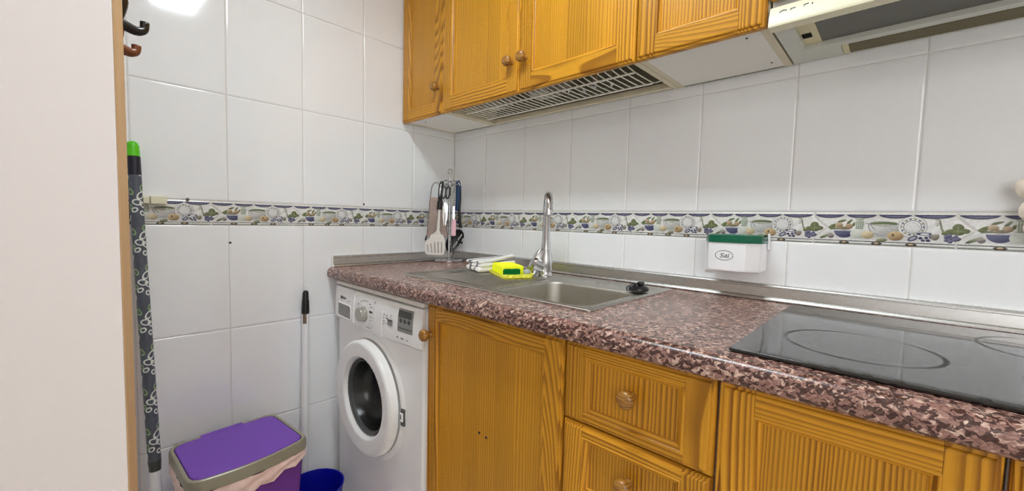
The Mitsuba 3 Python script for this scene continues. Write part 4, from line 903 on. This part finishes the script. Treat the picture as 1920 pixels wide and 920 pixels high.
# grater
gt = thing('grater')
gp = Polygon([(-0.085, hh(369)), (-0.0360, hh(369)), (-0.0070, hh(441)), (-0.0985, hh(441))])
holes = []
for i in range(5):
    for j in range(4):
        x, y = -0.078 + 0.010 * j + 0.0012 * i, hh(376) - 0.010 * i
        holes.append(affinity.rotate(sbox(x, y, x + 0.005, y + 0.0022), 20))
for i in range(9):
    for j in range(9):
        holes.append(Point(-0.088 + 0.0095 * j + (0.004 if i % 2 else 0), hh(405) - 0.0085 * i).buffer(0.0018, 3))
gm = gp.buffer(-0.002).difference(union_all([h for h in holes if gp.buffer(-0.005).contains(h)]))
put('blade', upright(gm, 0.036, 0.0009), 'steel_grater', parent=gt)
put('added_backing', upright(gp.buffer(-0.003), 0.018, 0.0009), 'steel_grater', parent=gt)  # plate added behind the blade so its holes look dark
b_ = np.array(gp.exterior.coords)
put('frame', cat(tube(np.array([rq(x, 0.0364, y) for x, y in curve([(-0.0985, hh(441)), (-0.0915, hh(405)), (-0.085, hh(369)), (-0.078, hh(350)), (-0.061, hh(343)), (-0.044, hh(350)), (-0.036, hh(369)), (-0.021, hh(405)), (-0.007, hh(441))], 40)]), 0.0020, 8), tube([rq(-0.101, 0.0364, hh(441)), rq(-0.004, 0.0364, hh(441))], 0.0012, 8)), 'steel_grater', 40, parent=gt)
put('foot', tube(curve([rq(-0.101, 0.0364, hh(441)), rq(-0.104, 0.034, hh(447)), rq(-0.102, 0.034, hh(455))], 8), 0.0035, 8), 'black_plastic', 40, parent=gt)
tag(gt, 'flat metal grater with a wire handle, hanging at the left of the utensil carousel', 'grater')
# slotted turner
st_ = thing('spatula')
bl_ = Polygon(np.vstack([curve([(-0.079, hh(437)), (-0.090, hh(446)), (-0.105, hh(450)), (-0.107, hh(462)), (-0.104, hh(471)), (-0.092, hh(474.5))], 18), curve([(-0.050, hh(475)), (-0.027, hh(474)), (-0.019, hh(468)), (-0.018, hh(455)), (-0.020, hh(446)), (-0.030, hh(437))], 18)])).buffer(0)
sl = [affinity.skew(sbox(-0.093 + 0.0150 * i - 0.0021, hh(469.5 + 0.3 * i), -0.093 + 0.0150 * i + 0.0021, hh(456 - 2.2 * min(i, 2.5))), xs=-8 + 2 * i) for i in range(5)]
put('blade', upright(bl_.difference(union_all(sl)), 0.052, 0.0022), 'steel', parent=st_)
put('shoulder', loft([np.array([rq(cx + w * math.cos(q), 0.0526 + dd * math.sin(q), hh(v)) for q in np.linspace(0, 2 * np.pi, 16, endpoint=False)]) for v, cx, w, dd in ((440, -0.0545, 0.026, 0.0012), (436, -0.0540, 0.0180, 0.0022), (430, -0.0500, 0.0090, 0.0030), (410, -0.0470, 0.0075, 0.0030), (390, -0.0440, 0.0068, 0.0032))], True, True), 'steel', 40, parent=st_)
put('collar', tube([rq(-0.0450, 0.0526, hh(392)), rq(-0.0430, 0.0526, hh(377))], 0.0115, 14), 'black_plastic', 40, parent=st_)
put('handle', tube(curve([rq(-0.0430, 0.0526, hh(378)), rq(-0.0410, 0.0535, hh(362)), rq(-0.037, 0.053, hh(346)), rq(-0.031, 0.052, hh(342))], 14), [0.0075, 0.0085, 0.0095, 0.0100, 0.0105, 0.0108, 0.0108, 0.0106, 0.0102, 0.0095, 0.009, 0.008, 0.007, 0.005], 14), 'black_plastic', 40, parent=st_)
put('grip_inlay', tube(curve([rq(-0.0440, 0.0595, hh(370)), rq(-0.0415, 0.0615, hh(356)), rq(-0.0385, 0.0605, hh(346))], 12), [0.002, 0.0035, 0.0045, 0.005, 0.0052, 0.0052, 0.005, 0.0048, 0.0045, 0.004, 0.003, 0.002], 12), 'chrome', 40, parent=st_)
tag(st_, 'steel slotted spatula with a black handle, in front of the grater on the carousel', 'spatula')
# scissors
sc_ = thing('kitchen_scissors')
b1 = Polygon([(-0.026, hh(380)), (-0.014, hh(378)), (-0.008, hh(386)), (-0.009, hh(402)), (-0.016, hh(421)), (-0.0185, hh(420)), (-0.018, hh(400))])
b2 = Polygon([(-0.030, hh(385)), (-0.022, hh(384)), (-0.021, hh(404)), (-0.0225, hh(421)), (-0.0255, hh(421)), (-0.031, hh(404))])
put('blade', upright(b1, 0.058, 0.0016), 'chrome', parent=sc_); put('blade', upright(b2, 0.056, 0.0016), 'steel', parent=sc_)
for cx, w in ((-0.026, 0.0085), (-0.0085, 0.0085)):
    put('handle', tube([rq(cx + w * math.cos(q) + 0.002 * math.sin(q), 0.0578, hh(361) + 0.026 * math.sin(q)) for q in np.linspace(0, 2 * np.pi, 28)], 0.0036, 10), 'grey_dark_plastic' if cx < -0.02 else 'black_plastic', 40, parent=sc_)
put('pivot', lathe([(0.0, 0.0030), (0.004, 0.0025), (0.0045, 0.0)], 14, rq(-0.0175, 0.0596, hh(379)), rc), 'chrome', 30, parent=sc_)
tag(sc_, 'kitchen scissors with dark loop handles, hanging beside the spatula handle', 'scissors')
# peeler with pink handle
pk = thing('vegetable_peeler')
put('handle', frame(extrude(Polygon(rrect(0.0085, 0.0290, hh(440), hh(409), 0.005, 4)), 0.009), rq(0, 0.018, 0), rr, rz, rc), 'pink_plastic', 30, parent=pk)
put('blade', frame(extrude(Polygon(rrect(0.0140, 0.0235, hh(409), hh(385), 0.003, 3)), 0.0016), rq(0, 0.0215, 0), rr, rz, rc), 'chrome', parent=pk)
put('loop', tube([rq(0.0188 + 0.005 * math.sin(q), 0.0223, hh(385) + 0.040 * (1 - math.cos(q)) / 2) for q in np.linspace(0, 2 * np.pi, 20)], 0.0013, 6), 'chrome', 40, parent=pk)
tag(pk, 'vegetable peeler with a pale pink handle, hanging at the front right of the carousel', 'peeler')
# slotted spoon, black with a blue handle
sn = thing('slotted_spoon')
put('handle', tube(curve([rq(0.036, 0.006, hh(337)), rq(0.038, 0.005, hh(350)), rq(0.037, 0.004, hh(370)), rq(0.033, 0.002, hh(393))], 14), [0.007, 0.010, 0.0115, 0.012, 0.012, 0.012, 0.0118, 0.0115, 0.011, 0.0105, 0.010, 0.0095, 0.009, 0.008], 14), 'blue_plastic', 40, parent=sn)
put('stem', tube(curve([rq(0.0465, 0.004, hh(345)), rq(0.0470, 0.002, hh(370)), rq(0.044, 0.0, hh(392)), rq(0.046, -0.002, hh(410)), rq(0.052, -0.003, hh(425))], 18), np.linspace(0.0045, 0.0075, 18), 10), 'black_plastic', 40, parent=sn)
ladle = affinity.rotate(Polygon([(0.026 + 0.0360 * math.cos(q), hh(450) + 0.058 * math.sin(q)) for q in np.linspace(0, 2 * np.pi, 40)]), -28)
ladle = ladle.intersection(sbox(-0.02, 0.03, 0.072, 0.2))
hol = [affinity.rotate(sbox(x - 0.0024, y - 0.008, x + 0.0024, y + 0.008).buffer(0.001), -25) for x, y in ((0.054, hh(440)), (0.062, hh(448)), (0.044, hh(446)), (0.050, hh(458)), (0.034, hh(454)), (0.040, hh(464)), (0.022, hh(460)), (0.028, hh(470)), (0.058, hh(459)))]
lm = ladle.difference(union_all(hol))
lm = frame(extrude(lm, 0.003), rq(0, -0.010, 0), rr, rz, rc)
lm = lm.subdivide_to_size(0.008); vv = np.asarray(lm.vertices); c0 = rq(0.026, 0, hh(450)); s_ = (vv - c0) @ rr; h_ = (vv - c0)[:, 2]; lm.vertices = vv - np.outer(-0.012 * ((s_ / 0.04) ** 2 + (h_ / 0.06) ** 2) + 0.012, rc)
put('bowl', lm, 'black_plastic', 40, parent=sn)
tag(sn, 'black slotted serving spoon with a dark blue handle, at the right of the carousel', 'spoon')

# ------------------------------------------------------------------ pedal-less bin with a purple lid
bn = thing('waste_bin')
LB, RB, RF, LF = np.array([0.095, -1.108]), np.array([0.071, -0.823]), np.array([0.314, -0.800]), np.array([0.345, -1.097]); zt2 = 0.420
def quad(k, bow=0.0, r=0.12, n=14, ins=0.0):
    """Rounded quadrilateral, the room side bowed outwards."""
    c = (LB + RB + RF + LF) / 4; P = [LB, RB, RF, LF]; pts = []
    for i in range(4):
        a, b = P[i], P[(i + 1) % 4]; L_ = np.linalg.norm(b - a); d_ = (b - a) / L_; nn = np.array([d_[1], -d_[0]]) * 1.0
        if (nn @ ((a + b) / 2 - c)) < 0: nn = -nn
        for t in np.linspace(0, 1, n, endpoint=False): pts.append(a + (b - a) * t + nn * (bow * math.sin(math.pi * t) if i == 2 else 0))
    q = Polygon(pts).buffer(-0.028 - ins).buffer(0.028); q = q if ins == 0 else q
    out = np.array([q.exterior.interpolate(t, normalized=True).coords[0] for t in np.linspace(0, 1, 64, endpoint=False)])
    return c + (out - c) * k
def aligned(l): j = int(np.argmin(np.linalg.norm(l - LB, axis=1))); return np.roll(l, -j, 0)
def ringz(k, z_, bow=0.022, ins=0.0): return lift(aligned(quad(k, bow, ins=ins)), z_)
put('body', loft([ringz(0.78, 0.0), ringz(0.80, 0.004), ringz(0.965, zt2 - 0.030), ringz(0.965, zt2 - 0.010)], True, True), 'bin_body_purple', 40, parent=bn)
put('rim', loft([ringz(0.975, zt2 - 0.034), ringz(1.0, zt2 - 0.034), ringz(1.008, zt2 - 0.028), ringz(1.008, zt2 - 0.010), ringz(1.0, zt2 - 0.002), ringz(0.985, zt2), ringz(1.0, zt2 - 0.001, ins=0.0085), ringz(1.0, zt2 - 0.006, ins=0.0095)]), 'bin_rim', 35, parent=bn)
put('lid', loft([ringz(1.0, zt2 - 0.012, ins=0.0105), ringz(1.0, zt2 - 0.002, ins=0.0105), ringz(1.0, zt2 + 0.0005, ins=0.0125), ringz(0.7, zt2 + 0.003, ins=0.015)], True, True), 'bin_purple', 30, parent=bn)
hinge_a, hinge_b = LB + (RB - LB) * 0.28, LB + (RB - LB) * 0.66
nb = np.array([-(RB - LB)[1], (RB - LB)[0]]); nb /= np.linalg.norm(nb); nb = nb if nb[0] < 0 else -nb
hp = Polygon([hinge_a + nb * 0.001, hinge_b + nb * 0.001, hinge_b - nb * 0.022, hinge_a - nb * 0.022]).buffer(0.001)
hm = extrude(hp, 0.009); hm.apply_translation((0, 0, zt2 - 0.0078)); put('hinge', hm, 'bin_purple', parent=bn)
tag(bn, 'purple waste bin with a grey rim and flat purple lid, standing against the left wall', 'bin')
bg = thing('bin_liner')
base_l = [aligned(quad(k, 0.022)) for k in (0.985, 0.99, 0.993, 0.992, 0.988, 0.985)]
zs_ = [zt2 - 0.035, zt2 - 0.042, zt2 - 0.050, zt2 - 0.058, zt2 - 0.068]
c_ = (LB + RB + RF + LF) / 4; lo = []
ang = np.arange(64); drop = 0.020 + 0.050 * np.exp(-((ang - 50) / 10.0) ** 2) + 0.012 * np.sin(ang * 0.7) ** 2
for i in range(7):
    t = i / 6; l = aligned(quad(0.975 + 0.012 * math.sin(math.pi * min(1, t * 1.2)), 0.022)); rad = (l - c_) / np.linalg.norm(l - c_, axis=1, keepdims=True)
    l = l + rad * (0.0035 + 0.0022 * np.sin(ang * 1.9 + 5 * t) + 0.0022 * np.sin(ang * 0.83 - 9 * t))[:, None]
    lo.append(np.c_[l, zt2 - 0.0345 - t * drop])
put(bg, loft(lo), 'bag_plastic', 60); tag(bg, 'pinkish translucent bin liner crumpled under the grey rim of the purple bin', 'bin liner')

# bucket
bk = thing('bucket')
BX, BY, BZ, BR = 0.172, -0.727, 0.165, 0.095
put('tub', lathe([(0.0, 0.0), (BR * 0.72, 0.0), (BR * 0.76, 0.004), (BR * 0.95, BZ - 0.02), (BR * 0.99, BZ - 0.006), (BR, BZ), (BR - 0.004, BZ), (BR * 0.93, BZ - 0.012), (BR * 0.91, BZ - 0.025), (BR * 0.73, 0.008), (0.0, 0.006)], 48, (BX, BY, 0.0005), (0, 0, 1)), 'bucket_blue', 40, parent=bk)
tag(bk, 'blue plastic bucket on the floor between the purple bin and the washing machine', 'bucket')

# broom with a floral sleeve
br = thing('broom')
p0, p1 = np.array([0.0175, -1.1562, 1.292]), np.array([0.132, -1.1290, 0.05])
def bp(t): return p0 + (p1 - p0) * t
def sleeve(t0, t1, r, n=24):
    a = Acc(); ax = (p1 - p0) / np.linalg.norm(p1 - p0); e1_ = np.cross(ax, [0, 1, 0]); e1_ /= np.linalg.norm(e1_); e2_ = np.cross(ax, e1_); V, U = [], []
    for t in np.linspace(t0, t1, 12):
        for q in np.linspace(0, 2 * np.pi, n + 1): V.append(bp(t) - r * (math.cos(q) * e1_ + math.sin(q) * e2_)); U.append(((q + math.pi) % (2 * math.pi + 1e-9) * r if False else q * r, t * np.linalg.norm(p1 - p0)))
    a.add(V, grid_faces(12, n + 1), U); return a
put('hanging_cap', tube([bp(0.0), bp(0.003), bp(0.010), bp(0.034)], [0.006, 0.011, 0.0142, 0.0148], 20), 'cap_green', 40, parent=br)
put('band', tube([bp(0.034), bp(0.076)], 0.0152, 20), 'band_navy', 40, parent=br)
put('sleeve', sleeve(0.076, 0.722, 0.0148), 'floral_sleeve', True, parent=br)
put('ferrule', tube([bp(0.722), bp(0.745)], [0.0150, 0.0135], 20), 'grey_dark_plastic', 40, parent=br)
put('pole', tube([bp(0.74), bp(0.96)], 0.0128, 16), 'pole_white', 40, parent=br)
hd0 = bp(0.955); put('head', box(hd0[0] - 0.022, hd0[0] + 0.022, hd0[1] - 0.13, hd0[1] + 0.012, 0.072, 0.100, 0.006), 'grey_dark_plastic', parent=br)
put('bristles', box(hd0[0] - 0.018, hd0[0] + 0.018, hd0[1] - 0.125, hd0[1] + 0.010, 0.002, 0.073, 0.004), 'grey_plastic', parent=br)
tag(br, 'broom with a green cap and dark floral sleeve on its handle, against the left wall', 'broom')

# mop handle
mp = thing('mop')
q0, q1 = np.array([0.0200, -0.6985, 0.8215]), np.array([0.052, -0.7190, 0.06])
def mpp(t): return q0 + (q1 - q0) * t
put('hanging_cap', tube([mpp(0.0), mpp(0.004), mpp(0.012), mpp(0.045), mpp(0.049), mpp(0.106), mpp(0.112)], [0.004, 0.0080, 0.0102, 0.0108, 0.0122, 0.0136, 0.0120], 20), 'black_plastic', 40, parent=mp)
put('pole', tube([mpp(0.108), mpp(0.99)], 0.0118, 18), 'pole_white', 40, parent=mp)
f_ = np.array([0.80, -0.60, 0]); s2 = np.array([0.6, 0.8, 0]); cc = mpp(0.147)
pa = [lift(np.zeros((0, 2)), 0)] if False else None
V = []
for zoff in (0.028, 0.024, -0.024, -0.029):
    for q in np.radians(np.linspace(150, 212, 9) - 150 - 36): V.append(cc + (f_ * math.cos(q) + (-s2) * math.sin(q)) * 0.0121 + np.array([0, 0, zoff]))
f = grid_faces(4, 9); put('sticker', trimesh.Trimesh(np.array(V), np.vstack([f[:, [0, 1, 2]], f[:, [0, 2, 3]]]), process=False), 'taupe_plastic', 40, parent=mp)
hb_ = []
for i in range(26):
    q = 2 * math.pi * i / 26; b0 = mpp(0.985) + np.array([0.012 * math.cos(q), 0.012 * math.sin(q), 0.0]); r_ = 0.022 + 0.010 * random.random()
    hb_.append(tube(curve([b0, b0 + (0.6 * r_ * math.cos(q), r_ * math.sin(q), -0.025), b0 + (0.6 * r_ * math.cos(q), 1.3 * r_ * math.sin(q), -0.064)], 8), 0.0045, 6))
put('strands', cat(*hb_), 'towel_white', 40, parent=mp); tag(mp + '__strands', kind='stuff')
tag(mp, 'white mop handle with a black tapered cap on the wall beside the washing machine', 'mop')

# cream clip on the frieze
cl = thing('wall_clip')
put('bracket', box(0.0004, 0.016, -1.142, -1.122, 1.120, 1.1395, 0.002), 'cream_plastic', 30, parent=cl)
put('cover', box(0.0004, 0.021, -1.1215, -1.084, 1.1195, 1.143, 0.002), 'cream_plastic', 30, parent=cl)
tag(cl, 'small cream plastic clip fixed on the frieze beside the broom', 'clip')

# garlic-shaped ornament at the right edge
ga = thing('garlic_braid')
def bulb(o_, r, sc_=(1, 1, 1), ax=(0, 0, 1)):
    n_, mm = 14, 28; V = []
    for i in range(n_):
        t = i / (n_ - 1); rad = r * (math.sin(math.pi * min(1, t ** 0.85)) ** 0.75) * (1 if t < 0.6 else 1 - 0.35 * (t - 0.6) / 0.4) + 0.0008; hgt = (t - 0.42) * 1.8 * r
        for j in range(mm):
            q = 2 * math.pi * j / mm; V.append((rad * (1 + 0.06 * math.cos(6 * q)) * math.cos(q) * sc_[0], rad * (1 + 0.06 * math.cos(6 * q)) * math.sin(q) * sc_[1], hgt * sc_[2]))
    f = grid_faces(n_, mm, True); m = trimesh.Trimesh(np.array(V), np.vstack([f[:, [0, 1, 2]], f[:, [0, 2, 3]]]), process=False)
    m.apply_transform(trimesh.geometry.align_vectors([0, 0, 1], np.asarray(ax, float) / np.linalg.norm(ax))); m.apply_translation(o_); return m
for (o_, r, ax) in (((1.768, -0.040, 1.176), 0.0230, (0.6, 0.1, 0.6)), ((1.771, -0.036, 1.134), 0.0205, (0.7, 0.0, 0.25)), ((1.789, -0.040, 1.098), 0.0270, (0.35, 0.1, 0.8)), ((1.808, -0.040, 1.160), 0.0230, (-0.6, 0.1, 0.6)), ((1.811, -0.036, 1.120), 0.0230, (-0.6, 0.1, 0.5))):
    put('bulb', bulb(o_, r, ax=ax), 'garlic_cream', True, parent=ga)
put('cord', cat(tube(curve([(1.789, -0.006, 1.40), (1.790, -0.012, 1.30), (1.789, -0.022, 1.20), (1.790, -0.022, 1.09)], 16), 0.006, 10), tube([(1.789, -0.0005, 1.402), (1.789, -0.012, 1.402)], 0.002, 8)), 'cord_brown', 40, parent=ga)
tag(ga, 'cream bulbous ornament hanging on the tiles, cut off by the right edge of the photo', 'ornament')
